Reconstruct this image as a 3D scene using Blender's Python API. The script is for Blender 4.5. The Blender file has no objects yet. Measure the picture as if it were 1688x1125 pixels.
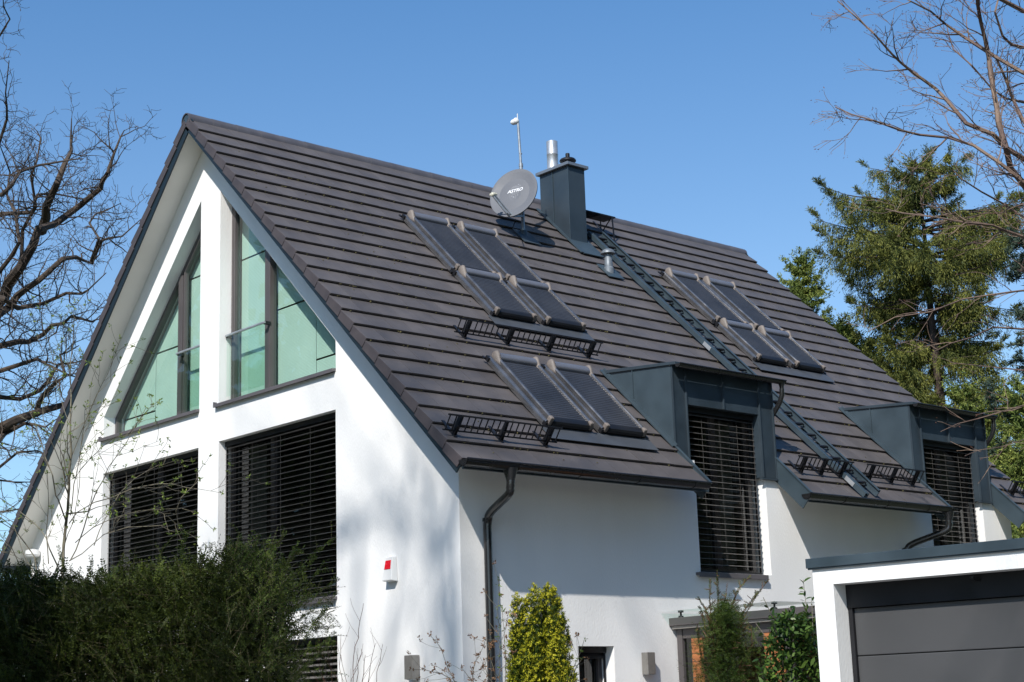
import bpy, math, random
import numpy as np
from mathutils import Vector, Matrix
from mathutils.geometry import tessellate_polygon

# ------------------------------------------------------------------ camera, sky, sun, exposure
scene = bpy.context.scene
COL = scene.collection
CAM = Vector((19.194, -11.078, -8.405))
YAW, PITCH, ROLL = math.radians(48.392), math.radians(12.9688), math.radians(-1.845)
_f = Vector((-math.sin(YAW)*math.cos(PITCH), math.cos(YAW)*math.cos(PITCH), math.sin(PITCH)))
_r = Vector((math.cos(YAW), math.sin(YAW), 0)); _u = _r.cross(_f)
RT = _r*math.cos(ROLL) + _u*math.sin(ROLL); UP = -_r*math.sin(ROLL) + _u*math.cos(ROLL)
cam = bpy.data.cameras.new('camera'); camo = bpy.data.objects.new('camera', cam); COL.objects.link(camo)
cam.sensor_width = 36; cam.lens = 2674.2/1688*36; cam.clip_start = 0.1; cam.clip_end = 3000
m = Matrix((RT, UP, -_f)).transposed().to_4x4(); m.translation = CAM; camo.matrix_world = m
scene.camera = camo

SUNV = Vector((.57, -1.0, 1.05)).normalized()
world = bpy.data.worlds.new('World'); scene.world = world; world.use_nodes = True
wn = world.node_tree.nodes; wl = world.node_tree.links; wn.clear()
sky = wn.new('ShaderNodeTexSky'); sky.sky_type = 'NISHITA'; sky.sun_disc = False
sky.sun_elevation = math.asin(SUNV.z); sky.sun_rotation = math.atan2(SUNV.x, SUNV.y)
sky.altitude = 300; sky.air_density = 1.0; sky.dust_density = 1.0; sky.ozone_density = 5.5
bg = wn.new('ShaderNodeBackground'); bg.inputs['Strength'].default_value = 0.145
wb = wn.new('ShaderNodeMix'); wb.data_type = 'RGBA'; wb.blend_type = 'MULTIPLY'; wb.inputs[0].default_value = 1; wb.inputs[7].default_value = (.80, 1.02, 1.07, 1); wl.new(sky.outputs[0], wb.inputs[6])
wo = wn.new('ShaderNodeOutputWorld'); 
# paler air low down, deeper blue higher up
wt = wn.new('ShaderNodeTexCoord'); wz = wn.new('ShaderNodeSeparateXYZ'); wl.new(wt.outputs['Generated'], wz.inputs[0])
wr = wn.new('ShaderNodeMapRange'); wr.inputs[1].default_value = .25; wr.inputs[2].default_value = .48; wl.new(wz.outputs[2], wr.inputs[0])
wg = wn.new('ShaderNodeMix'); wg.data_type = 'RGBA'; wg.inputs[6].default_value = (1.30, 1.06, .96, 1); wg.inputs[7].default_value = (.82, .95, 1.01, 1); wl.new(wr.outputs[0], wg.inputs[0])
wm = wn.new('ShaderNodeMix'); wm.data_type = 'RGBA'; wm.blend_type = 'MULTIPLY'; wm.inputs[0].default_value = 1; wl.new(wb.outputs[2], wm.inputs[6]); wl.new(wg.outputs[2], wm.inputs[7])
wl.new(wm.outputs[2], bg.inputs[0]); wl.new(bg.outputs[0], wo.inputs[0])
sun = bpy.data.lights.new('sun', 'SUN'); suno = bpy.data.objects.new('sun', sun); COL.objects.link(suno)
sun.energy = 5.0; sun.angle = math.radians(0.53); sun.color = (1.0, .955, .89)
suno.rotation_euler = SUNV.to_track_quat('Z', 'Y').to_euler(); suno.location = (30, -40, 40)
scene.view_settings.view_transform = 'Standard'; scene.view_settings.look = 'None'
scene.view_settings.exposure = 0.16; scene.view_settings.gamma = 1.0

# ------------------------------------------------------------------ helpers
def at(u, v, d):
    """point seen at photo position (u, v) at depth d metres"""
    return CAM + (_f*1.0 + RT*((u-844)/2674.2) - UP*((v-562.5)/2674.2))*d

def tag(o, label=None, cat=None, group=None, kind=None):
    if label: o['label'] = label
    if cat: o['category'] = cat
    if group: o['group'] = group
    if kind: o['kind'] = kind
    return o

def empty(name, loc, label, cat, group=None):
    o = bpy.data.objects.new(name, None); COL.objects.link(o); o.location = loc; o.empty_display_size = .2
    return tag(o, label, cat, group)

def child(o, par):
    o.parent = par
    o.matrix_parent_inverse = Matrix.Translation(-world_loc(par))
    return o
def world_loc(o):
    return Vector(o.location) if o.parent is None else Vector((0, 0, 0)) if o.type == 'MESH' else Vector(o.location)

def rv(): return Vector((random.gauss(0, 1), random.gauss(0, 1), random.gauss(0, 1)))
def resample(pts, step):
    out = [pts[0]]
    for a, c in zip(pts[:-1], pts[1:]):
        n = max(1, int((c-a).length/step))
        for i in range(1, n+1): out.append(a.lerp(c, i/n))
    return out
def smooth_path(pts, wig, step):
    q = [pts[0]]+list(pts)+[pts[-1]]; out = [pts[0]]
    for a, b_, c, d in zip(q[:-3], q[1:-2], q[2:-1], q[3:]):
        n = max(1, int((c-b_).length/step))
        for i in range(1, n+1):
            t = i/n; out.append(.5*((2*b_)+(c-a)*t+(2*a-5*b_+4*c-d)*t*t+(3*b_-a-3*c+d)*t**3))
    return [out[0]]+[p+rv()*wig for p in out[1:-1]]+[out[-1]]


class MB:
    def __init__(s): s.v = []; s.f = []
    def add(s, vs, fs):
        b = len(s.v); s.v.extend([tuple(v) for v in vs]); s.f.extend([tuple(b+i for i in f) for f in fs])
    def hexa(s, p):   # 8 points: bottom 4 then top 4
        s.add(p, [(0,3,2,1),(4,5,6,7),(0,1,5,4),(1,2,6,5),(2,3,7,6),(3,0,4,7)])
    def box(s, x0, x1, y0, y1, z0, z1, T=None):
        p = [(x0,y0,z0),(x1,y0,z0),(x1,y1,z0),(x0,y1,z0),(x0,y0,z1),(x1,y0,z1),(x1,y1,z1),(x0,y1,z1)]
        if T: p = [T(*q) for q in p]
        s.hexa(p)
    def prism(s, pts, d, T=None):   # polygon pts extruded by vector d
        n = len(pts); a = [Vector(p) for p in pts]; b = [p+Vector(d) for p in a]
        s.add(a+b, [tuple(range(n))[::-1], tuple(range(n, 2*n))]+[(i, (i+1) % n, n+(i+1) % n, n+i) for i in range(n)])
    def tube(s, pts, rad, n=6, cap=True):
        pts = [Vector(p) for p in pts]
        if not hasattr(rad, '__len__'): rad = [rad]*len(pts)
        t0 = (pts[1]-pts[0]).normalized()
        ref = Vector((0, 0, 1)) if abs(t0.z) < .9 else Vector((1, 0, 0))
        u = t0.cross(ref).normalized(); rings = []
        for i, p in enumerate(pts):
            a = pts[max(i-1, 0)]; b = pts[min(i+1, len(pts)-1)]; t = (b-a)
            if t.length < 1e-9: t = t0
            t.normalize(); u = (u - t*u.dot(t))
            if u.length < 1e-6: u = t.orthogonal()
            u.normalize(); w = t.cross(u)
            rings.append([p+(u*math.cos(2*math.pi*k/n)+w*math.sin(2*math.pi*k/n))*rad[i] for k in range(n)])
        b = len(s.v)
        for r in rings: s.v.extend([tuple(q) for q in r])
        for i in range(len(rings)-1):
            for k in range(n):
                s.f.append((b+i*n+k, b+i*n+(k+1) % n, b+(i+1)*n+(k+1) % n, b+(i+1)*n+k))
        if cap:
            s.f.append(tuple(b+k for k in range(n))[::-1]); e = b+(len(rings)-1)*n
            s.f.append(tuple(e+k for k in range(n)))
    def bar(s, a, b, w, h, up=(0, 0, 1)):
        a = Vector(a); b = Vector(b); t = (b-a).normalized(); u = t.cross(Vector(up))
        if u.length < 1e-5: u = t.orthogonal()
        u.normalize(); w_ = u*(w/2); v = u.cross(t).normalized()*(h/2)
        s.hexa([a-w_-v, a+w_-v, b+w_-v, b-w_-v, a-w_+v, a+w_+v, b+w_+v, b-w_+v])
    def lathe(s, c, prof, axis=(0, 0, 1), n=20):   # prof: list of (radius, height)
        ax = Vector(axis).normalized(); u = ax.orthogonal().normalized(); w = ax.cross(u); c = Vector(c); b = len(s.v)
        for r, h in prof:
            for k in range(n):
                a = 2*math.pi*k/n; s.v.append(tuple(c+ax*h+(u*math.cos(a)+w*math.sin(a))*r))
        for i in range(len(prof)-1):
            for k in range(n):
                s.f.append((b+i*n+k, b+i*n+(k+1) % n, b+(i+1)*n+(k+1) % n, b+(i+1)*n+k))
        s.f.append(tuple(b+k for k in range(n))[::-1]); e = b+(len(prof)-1)*n; s.f.append(tuple(e+k for k in range(n)))
    def sweep(s, a, b, prof, ex, ey, closed=True):   # profile [(x,y)] swept from a to b in directions ex, ey
        a = Vector(a); b = Vector(b); ex = Vector(ex); ey = Vector(ey); n = len(prof)
        s.add([a+ex*x+ey*y for x, y in prof]+[b+ex*x+ey*y for x, y in prof],
              [(i, (i+1) % n, n+(i+1) % n, n+i) for i in range(n if closed else n-1)] +
              ([tuple(range(n))[::-1], tuple(range(n, 2*n))] if closed else []))
    def pieces(s, tol=.004):
        n = len(s.f); own = {}; comp = list(range(n))
        def find(a):
            while comp[a] != a: comp[a] = comp[comp[a]]; a = comp[a]
            return a
        for i, f in enumerate(s.f):
            for v in f:
                if v in own: comp[find(i)] = find(own[v])
                own[v] = i
        gr = {}
        for i in range(n): gr.setdefault(find(i), []).append(i)
        L = []
        for fs in gr.values():
            P = np.array([s.v[v] for i in fs for v in s.f[i]]); L.append([P.min(0)-tol, P.max(0)+tol, fs])
        ch = True
        while ch:
            ch = False
            for i in range(len(L)):
                for j in range(i+1, len(L)):
                    if (L[i][0] <= L[j][1]).all() and (L[j][0] <= L[i][1]).all():
                        L[i] = [np.minimum(L[i][0], L[j][0]), np.maximum(L[i][1], L[j][1]), L[i][2]+L[j][2]]; L.pop(j); ch = True; break
                if ch: break
        out = []
        for _, _, fs in L:
            m_ = MB(); mp = {}
            for i in fs:
                for v in s.f[i]:
                    if v not in mp: mp[v] = len(m_.v); m_.v.append(s.v[v])
                m_.f.append(tuple(mp[v] for v in s.f[i]))
            out.append(m_)
        return out
    def build_each(s, *a, **k):
        return [p.build(*a, **k) for p in s.pieces()]
    def build(s, name, mat, parent=None, smooth=False, bevel=0, T=None, autosmooth=None):
        me = bpy.data.meshes.new(name)
        vs = s.v if T is None else [tuple(T(*v)) for v in s.v]
        me.from_pydata(vs, [], s.f); me.update()
        me.materials.append(mat)
        if smooth:
            me.polygons.foreach_set('use_smooth', [True]*len(me.polygons))
            me.set_sharp_from_angle(angle=math.radians(smooth if smooth is not True else 40))
        o = bpy.data.objects.new(name, me); COL.objects.link(o)
        if bevel:
            bv = o.modifiers.new('bevel', 'BEVEL'); bv.width = bevel; bv.segments = 2; bv.limit_method = 'ANGLE'
        if parent: child(o, parent)
        return o

def np_mesh(name, verts, quads, mat, parent=None):
    me = bpy.data.meshes.new(name); verts = np.asarray(verts, np.float32).reshape(-1, 3); quads = np.asarray(quads, np.int32)
    k = quads.shape[1]
    me.vertices.add(len(verts)); me.vertices.foreach_set('co', verts.ravel())
    me.loops.add(quads.size); me.loops.foreach_set('vertex_index', quads.ravel())
    me.polygons.add(len(quads)); me.polygons.foreach_set('loop_start', np.arange(0, quads.size, k, dtype=np.int32))
    me.update(calc_edges=True); me.validate(); me.materials.append(mat)
    o = bpy.data.objects.new(name, me); COL.objects.link(o)
    if parent: child(o, parent)
    return o

# ------------------------------------------------------------------ materials
def mat(name, col, rough=.6, metal=0, spec=.5, var=0, vscale=3, bump=0, bscale=40, bdist=.01, coat=0, detail=4, tint=None, stretch=None, island=0):
    m = bpy.data.materials.new(name); m.use_nodes = True; nt = m.node_tree; p = nt.nodes['Principled BSDF']
    p.inputs['Base Color'].default_value = (*col, 1); p.inputs['Roughness'].default_value = rough
    p.inputs['Metallic'].default_value = metal; p.inputs['Specular IOR Level'].default_value = spec
    if coat: p.inputs['Coat Weight'].default_value = coat; p.inputs['Coat Roughness'].default_value = .15
    tc = nt.nodes.new('ShaderNodeTexCoord'); src = tc.outputs['Object']
    if stretch:
        mp = nt.nodes.new('ShaderNodeMapping'); mp.inputs['Scale'].default_value = stretch
        nt.links.new(src, mp.inputs[0]); src = mp.outputs[0]
    last = None
    if var:
        n = nt.nodes.new('ShaderNodeTexNoise'); n.inputs['Scale'].default_value = vscale; n.inputs['Detail'].default_value = detail
        nt.links.new(src, n.inputs[0])
        r = nt.nodes.new('ShaderNodeMapRange'); r.inputs[1].default_value = .3; r.inputs[2].default_value = .7
        nt.links.new(n.outputs[0], r.inputs[0])
        mx = nt.nodes.new('ShaderNodeMix'); mx.data_type = 'RGBA'
        c2 = tint if tint else tuple(c*(1+var) for c in col); c1 = col if tint else tuple(c*(1-var) for c in col)
        mx.inputs[6].default_value = (*c1, 1); mx.inputs[7].default_value = (*c2, 1)
        nt.links.new(r.outputs[0], mx.inputs[0]); last = mx.outputs[2]
        nt.links.new(last, p.inputs['Base Color'])
        r2 = nt.nodes.new('ShaderNodeMapRange'); r2.inputs[1].default_value = .3; r2.inputs[2].default_value = .7
        r2.inputs[3].default_value = max(rough-.08, 0); r2.inputs[4].default_value = min(rough+.08, 1)
        nt.links.new(n.outputs[0], r2.inputs[0]); nt.links.new(r2.outputs[0], p.inputs['Roughness'])
    if island:
        g = nt.nodes.new('ShaderNodeNewGeometry'); hs = nt.nodes.new('ShaderNodeHueSaturation')
        mr = nt.nodes.new('ShaderNodeMapRange'); mr.inputs[3].default_value = 1-island; mr.inputs[4].default_value = 1+island
        nt.links.new(g.outputs['Random Per Island'], mr.inputs[0]); nt.links.new(mr.outputs[0], hs.inputs['Value'])
        if last: nt.links.new(last, hs.inputs['Color'])
        else: hs.inputs['Color'].default_value = (*col, 1)
        nt.links.new(hs.outputs[0], p.inputs['Base Color'])
    if bump:
        n = nt.nodes.new('ShaderNodeTexNoise'); n.inputs['Scale'].default_value = bscale; n.inputs['Detail'].default_value = 3
        nt.links.new(src, n.inputs[0]); b = nt.nodes.new('ShaderNodeBump'); b.inputs['Strength'].default_value = bump
        b.inputs['Distance'].default_value = bdist; nt.links.new(n.outputs[0], b.inputs['Height']); nt.links.new(b.outputs[0], p.inputs['Normal'])
    return m

def leaf_mat(name, c1, c2, rough=.5, trans=.25, clump=1.6):
    m = bpy.data.materials.new(name); m.use_nodes = True; nt = m.node_tree; p = nt.nodes['Principled BSDF']
    g = nt.nodes.new('ShaderNodeNewGeometry'); mx = nt.nodes.new('ShaderNodeMix'); mx.data_type = 'RGBA'
    mx.inputs[6].default_value = (*c1, 1); mx.inputs[7].default_value = (*c2, 1)
    tc = nt.nodes.new('ShaderNodeTexCoord'); nz = nt.nodes.new('ShaderNodeTexNoise'); nz.inputs['Scale'].default_value = clump; nz.inputs['Detail'].default_value = 2
    nt.links.new(tc.outputs['Object'], nz.inputs[0]); mr = nt.nodes.new('ShaderNodeMapRange'); mr.inputs[1].default_value = .35; mr.inputs[2].default_value = .65; nt.links.new(nz.outputs[0], mr.inputs[0])
    mu = nt.nodes.new('ShaderNodeMath'); mu.operation = 'MULTIPLY'; nt.links.new(mr.outputs[0], mu.inputs[0]); nt.links.new(g.outputs['Random Per Island'], mu.inputs[1])
    ml = nt.nodes.new('ShaderNodeMath'); ml.operation = 'MULTIPLY_ADD'; ml.inputs[1].default_value = .8; nt.links.new(mu.outputs[0], ml.inputs[0]); ms_ = nt.nodes.new('ShaderNodeMath'); ms_.operation = 'MULTIPLY'; ms_.inputs[1].default_value = .35
    nt.links.new(g.outputs['Random Per Island'], ms_.inputs[0]); nt.links.new(ms_.outputs[0], ml.inputs[2])
    nt.links.new(ml.outputs[0], mx.inputs[0]); nt.links.new(mx.outputs[2], p.inputs['Base Color'])
    p.inputs['Roughness'].default_value = rough; p.inputs['Specular IOR Level'].default_value = .5 if rough < .3 else .18
    tr = nt.nodes.new('ShaderNodeBsdfTranslucent'); nt.links.new(mx.outputs[2], tr.inputs[0])
    ms = nt.nodes.new('ShaderNodeMixShader'); ms.inputs[0].default_value = trans
    out = nt.nodes['Material Output']; nt.links.new(p.outputs[0], ms.inputs[1]); nt.links.new(tr.outputs[0], ms.inputs[2]); nt.links.new(ms.outputs[0], out.inputs[0])
    return m

def glass_mat(name, tint, refl=1.0):
    m = bpy.data.materials.new(name); m.use_nodes = True; nt = m.node_tree; nt.nodes.remove(nt.nodes['Principled BSDF'])
    t = nt.nodes.new('ShaderNodeBsdfTransparent'); t.inputs[0].default_value = (*tint, 1)
    g = nt.nodes.new('ShaderNodeBsdfGlossy'); g.inputs['Roughness'].default_value = .01; g.inputs[0].default_value = (refl, refl, refl, 1)
    lw = nt.nodes.new('ShaderNodeLayerWeight'); lw.inputs[0].default_value = .5
    pw = nt.nodes.new('ShaderNodeMath'); pw.operation = 'POWER'; pw.inputs[1].default_value = 5; nt.links.new(lw.outputs['Facing'], pw.inputs[0])
    f = nt.nodes.new('ShaderNodeMath'); f.operation = 'MULTIPLY_ADD'; f.inputs[1].default_value = .85; f.inputs[2].default_value = .07; nt.links.new(pw.outputs[0], f.inputs[0])
    ms = nt.nodes.new('ShaderNodeMixShader'); nt.links.new(f.outputs[0], ms.inputs[0]); nt.links.new(t.outputs[0], ms.inputs[1])
    nt.links.new(g.outputs[0], ms.inputs[2]); nt.links.new(ms.outputs[0], nt.nodes['Material Output'].inputs[0])
    return m

def pleat_mat():
    m = mat('pleated_fabric', (.72, .80, .76), .9)
    nt = m.node_tree; p = nt.nodes['Principled BSDF']
    tc = nt.nodes.new('ShaderNodeTexCoord'); w = nt.nodes.new('ShaderNodeTexWave'); w.bands_direction = 'Z'
    w.inputs['Scale'].default_value = 16; w.inputs['Distortion'].default_value = .3; nt.links.new(tc.outputs['Object'], w.inputs[0])
    b = nt.nodes.new('ShaderNodeBump'); b.inputs['Distance'].default_value = .008; b.inputs['Strength'].default_value = .3
    nt.links.new(w.outputs[0], b.inputs['Height']); nt.links.new(b.outputs[0], p.inputs['Normal'])
    n = nt.nodes.new('ShaderNodeTexNoise'); n.inputs['Scale'].default_value = 1.3; nt.links.new(tc.outputs['Object'], n.inputs[0])
    mx = nt.nodes.new('ShaderNodeMix'); mx.data_type = 'RGBA'; mx.inputs[6].default_value = (.32, .42, .37, 1); mx.inputs[7].default_value = (.52, .61, .56, 1)
    nt.links.new(n.outputs[0], mx.inputs[0]); nt.links.new(mx.outputs[2], p.inputs['Base Color'])
    return m

M = dict(
    stucco=mat('white_stucco', (.80, .79, .775), .9, var=.045, vscale=1.3, stretch=(1, 1, .35), detail=6, bump=.55, bscale=70, bdist=.006),
    soffit=mat('soffit_paint', (.80, .775, .72), .8, var=.05, vscale=1.5),
    tile=mat('roof_tile', (.090, .080, .079), .52, spec=.36, var=.13, vscale=3.5, detail=8, bump=.25, bscale=45, bdist=.005, island=.09),
    tile_side=mat('verge_tile', (.060, .050, .053), .6, var=.15, vscale=5, bump=.15, bscale=60),
    ridge=mat('ridge_tile', (.085, .080, .088), .42, spec=.6, var=.15, vscale=4),
    clad=mat('metal_cladding', (.030, .043, .055), .40, metal=.0, spec=.55, var=.16, vscale=2.2, bump=.35, bscale=3.5, bdist=.012),
    clad2=mat('flashing_metal', (.038, .056, .069), .4, spec=.6, var=.16, vscale=2.5, bump=.3, bscale=4, bdist=.01),
    capm=mat('chimney_cap_metal', (.26, .28, .30), .35, metal=.6, var=.1),
    gutter=mat('gutter_metal', (.014, .014, .015), .25, spec=.7, var=.08, vscale=2),
    frame=mat('window_frame', (.085, .075, .075), .42, var=.06),
    sill=mat('window_sill', (.11, .10, .105), .38, var=.06),
    slat=mat('blind_slat', (.10, .097, .095), .38, spec=.5, var=.15, vscale=8),
    slat_grey=mat('blind_slat_grey', (.16, .15, .14), .35, spec=.5, var=.1, vscale=8),
    blackm=mat('black_metal', (.010, .010, .012), .45, spec=.4, var=.2),
    alu=mat('anodised_rail', (.20, .19, .188), .22, metal=.75, var=.15, vscale=6),
    capbrown=mat('shutter_end_cap', (.165, .138, .12), .6, var=.15, vscale=14, bump=.1),
    housing=mat('shutter_housing', (.17, .175, .20), .32, metal=.3, var=.08),
    lamella=mat('shutter_lamella', (.052, .055, .066), .42, metal=.2, var=.12, vscale=3),
    galv=mat('galvanised', (.33, .36, .39), .42, metal=.5, var=.2, vscale=9),
    steel=mat('stainless', (.46, .48, .50), .42, metal=.6, var=.12, vscale=7),
    dish=mat('dish_paint', (.12, .125, .14), .55, spec=.3, var=.06),
    white=mat('white_plastic', (.66, .66, .65), .4, var=.03),
    cream=mat('cream_plastic', (.55, .53, .42), .5, var=.05),
    red=mat('red_lens', (.62, .01, .02), .25, spec=.6, var=.15, vscale=30),
    logo=mat('pale_logo', (.36, .37, .40), .6),
    letter=mat('white_lettering', (.75, .75, .77), .6),
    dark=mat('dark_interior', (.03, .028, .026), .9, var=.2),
    curtain=mat('curtain_fabric', (.55, .53, .50), .9, var=.15, vscale=6, stretch=(1, 12, .6)),
    door=mat('garage_door_paint', (.060, .060, .062), .42, spec=.5, var=.05, vscale=1.2, bump=.1, bscale=120, bdist=.002),
    lampm=mat('lamp_body', (.24, .225, .205), .42, metal=.3, var=.1, vscale=20),
    wood=mat('larch_boards', (.36, .13, .045), .6, var=.35, vscale=3, stretch=(1, 1, 14)),
    bark=mat('oak_bark', (.028, .021, .017), .9, var=.5, vscale=4, tint=(.085, .06, .042), bump=.6, bscale=18, bdist=.03),
    bark2=mat('beech_bark', (.095, .058, .052), .85, var=.4, vscale=3, tint=(.22, .155, .11), bump=.3, bscale=20, bdist=.02),
    bark3=mat('spruce_bark', (.06, .042, .034), .9, var=.4, vscale=4),
    stem=mat('shrub_stem', (.10, .085, .06), .8, var=.35, vscale=8, tint=(.18, .16, .11)),
    yewstem=mat('yew_twig', (.05, .042, .02), .8, var=.3, vscale=8, tint=(.10, .075, .035)),
    redstem=mat('reddish_twig', (.16, .07, .045), .8, var=.3, vscale=8),
    grass=mat('lawn', (.09, .10, .06), .9, var=.4, vscale=2, bump=.6, bscale=60, bdist=.03),
    paving=mat('paving', (.16, .155, .15), .85, var=.15, vscale=1.5, bump=.3, bscale=30),
    bounce_slab=mat('pale_bounce_stone', (.58, .56, .51), .85, var=.12, vscale=1.5, bump=.2, bscale=30),
    lead=mat('lead_flashing', (.058, .064, .074), .45, spec=.5, var=.12, vscale=4),
    moss=mat('moss', (.10, .085, .035), .95, var=.5, vscale=20, island=.4),
    fascia=mat('verge_fascia', (.013, .023, .031), .45, spec=.3, var=.1),
    vent=mat('weathered_zinc', (.17, .19, .21), .5, metal=.3, var=.2, vscale=9),
    pleat=pleat_mat(),
    glass_green=glass_mat('green_tinted_glass', (.86, .97, .93)),
    glass_dark=glass_mat('dark_window_glass', (.35, .37, .36)),
    glass_clear=glass_mat('clear_glass', (.80, .92, .86)),
)

# ------------------------------------------------------------------ setting
G = -10.0
CA, SA = math.cos(.770895), math.sin(.770895)
CB, SB = math.cos(.789772), math.sin(.789772)
XR = -.1223; W = 5.285; OV = .41; LEN = 12.0; GA = .34; WL = 2*XR-W
def RR(s, y, h=0): return Vector((s*CA+h*SA, y, -s*SA+h*CA))
def RL(s, y, h=0): return Vector((2*XR-s*CB-h*SB, y, -s*SB+h*CB))

b = MB(); b.add([(-900, -900, G), (900, -900, G), (900, 900, G), (-900, 900, G)], [(0, 1, 2, 3)])
tag(b.build('ground', M['grass']), kind='structure')
b = MB(); b.box(5.6, 19, -14, .2, G-.05, G+.02); b.box(5.6, 9.8, .2, 3.6, G-.05, G+.02)
tag(b.build('driveway', M['paving'], bevel=.01), kind='structure')
b = MB(); b.box(-7.5, 5.2, -1.6, .395, G-.05, G+.025)  # unseen pale slab, added to bounce sunlight up to the soffit
tag(b.build('bounce_slab', M['bounce_slab'], bevel=.01), kind='structure')

# ------------------------------------------------------------------ house
house = empty('house', (0, OV, G), 'white rendered gabled house with steep dark tiled roof, dormers and large triangular gable windows', 'house')

def wall_with_holes(name, outline, holes, T, depth, mt):
    """outline, holes: lists of 2D points; T(a,b,d) gives the 3D point at depth d"""
    polys = [[Vector((a, c, 0)) for a, c in outline]] + [[Vector((a, c, 0)) for a, c in h] for h in holes]
    tris = tessellate_polygon(polys); flat = [q for p in polys for q in p]
    b = MB(); b.add([T(q.x, q.y, 0) for q in flat], tris); b.add([T(q.x, q.y, depth) for q in flat], tris)
    for p in polys:
        n = len(p); b.add([T(q.x, q.y, 0) for q in p]+[T(q.x, q.y, depth) for q in p], [(i, (i+1) % n, n+(i+1) % n, n+i) for i in range(n)])
    return b.build(name, mt, house)

# gable wall: the corner at x = W is shared with the side wall, which starts behind it
w1 = [(-.372, -1.06), (-.36, -4.13), (-3.175, -4.13), (-3.175, -3.785)]
w2 = [(.155, -1.055), (2.932, -3.765), (2.932, -4.17), (.155, -4.15)]
w3 = [(-3.16, -4.655), (-.366, -4.655), (-.366, -6.93), (-3.16, -6.93)]
w4 = [(.165, -4.645), (2.922, -4.645), (2.922, -6.93), (.165, -6.93)]
w5 = [(1.4, -7.41), (2.925, -7.41), (2.925, -8.9), (1.4, -8.9)]
hsf = -.14
def zr(x): return (hsf-x*SA)/CA
def zl(x): return (hsf-(2*XR-x)*SB)/CB
outline = [(WL, G), (W, G), (W, zr(W)), (XR, zr(XR)+.0), (WL, zl(WL))]
wall_with_holes('gable_wall', outline, [w1, w2, w3, w4, w5], lambda a, c, d: Vector((a, OV+d, c)), .34, M['stucco'])
wall_with_holes('gable_wall', [(WL, G), (W, G), (W, zr(W)), (XR, zr(XR)), (WL, zl(WL))], [], lambda a, c, d: Vector((a, LEN-OV-.34+d, c)), .34, M['stucco'])

DORM = [3.97, 9.10]     # y of the near cheek of each dormer
def T_side(a, c, d): return Vector((W-d, a, c))
out = [(OV+.341, G), (LEN-OV-.342, G), (LEN-OV-.342, -5.30)]
for y in reversed(DORM): out += [(y+1.745, -5.30), (y+1.745, -6.72), (y+.365, -6.72), (y+.365, -5.30)]
out += [(OV+.341, -5.30)]
sdoor = [(2.15, -7.65), (2.735, -7.65), (2.735, -9.4), (2.15, -9.4)]
wall_with_holes('side_wall', out, [sdoor], T_side, .34, M['stucco'])
b = MB(); b.box(WL, WL+.3, OV+.341, LEN-OV-.342, G, -5.4); b.build('side_wall', M['stucco'], house)
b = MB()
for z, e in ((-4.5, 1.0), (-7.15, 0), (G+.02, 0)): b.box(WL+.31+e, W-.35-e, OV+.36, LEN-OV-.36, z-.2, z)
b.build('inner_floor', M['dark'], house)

# ---- roof
roof = MB()
random.seed(4)
def tiles(bm, T, rows, y0, y1, vl, vr, flip=False, wt=.30, slab=False):
    y = y0; edges = [y0]
    if slab: edges = [y0, y0+.3, y1-.3, y1]
    else:
        first = math.ceil((y0+.15)/wt)*wt
        while first < y1-.12: edges.append(first); first += wt
        edges.append(y1)
    for i in rows:
        s1 = (i+1)*GA; s0 = i*GA-.07
        if i == 0: s0 = -.06
        for a, c in zip(edges[:-1], edges[1:]):
            j = random.uniform(-.0022, .0022); k = random.uniform(-.0018, .0018); e = random.uniform(-.003, .003)
            a2 = a+.0022; c2 = c-.0022
            if a == y0: a2 = a
            if c == y1: c2 = c
            hs = -.034*(s1-s0)/GA
            p = [T(s0, a2, hs-.022), T(s1+e, a2, -.022+j), T(s1+e, c2, -.022+k), T(s0, c2, hs-.022),
                 T(s0, a2, hs), T(s1+e, a2, j), T(s1+e, c2, k), T(s0, c2, hs)]
            if flip: p = [p[3], p[2], p[1], p[0], p[7], p[6], p[5], p[4]]
            bm.hexa(p)
def verge(bm, T, y, t, rows):
    for i in rows:
        s1 = (i+1)*GA-.004; s0 = i*GA+.006
        if i == 0: s0 = -.05
        bm.hexa([T(s0, y, -.150), T(s1, y, -.132), T(s1, y+t, -.132), T(s0, y+t, -.150), T(s0, y, -.036), T(s1, y, -.002), T(s1, y+t, -.002), T(s0, y+t, -.036)])
rb = MB()
tiles(rb, RR, range(0, 17), 0, LEN, 1, 1)
SECT = [(0, DORM[0]-.01), (DORM[0]+1.97, DORM[1]-.01), (DORM[1]+1.97+.05, LEN)]
for a, c in SECT: tiles(rb, RR, range(17, 24), a, c, 1, 1)
roofo = rb.build('roof', M['tile'], house)
tag(roofo, 'dark brown-grey flat interlocking roof tiles')
rb = MB(); tiles(rb, RL, range(0, 24), 0, LEN, 1, 1, slab=True); rb.build('roof', M['tile'], house)
for T_, y_, t_ in ((RR, -.004, .028), (RL, -.004, .028), (RR, LEN-.02, .024)):
    vb = MB(); verge(vb, T_, y_, t_, range(24)); vb.build('verge_tile', M['tile_side'], roofo, bevel=.003)
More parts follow.
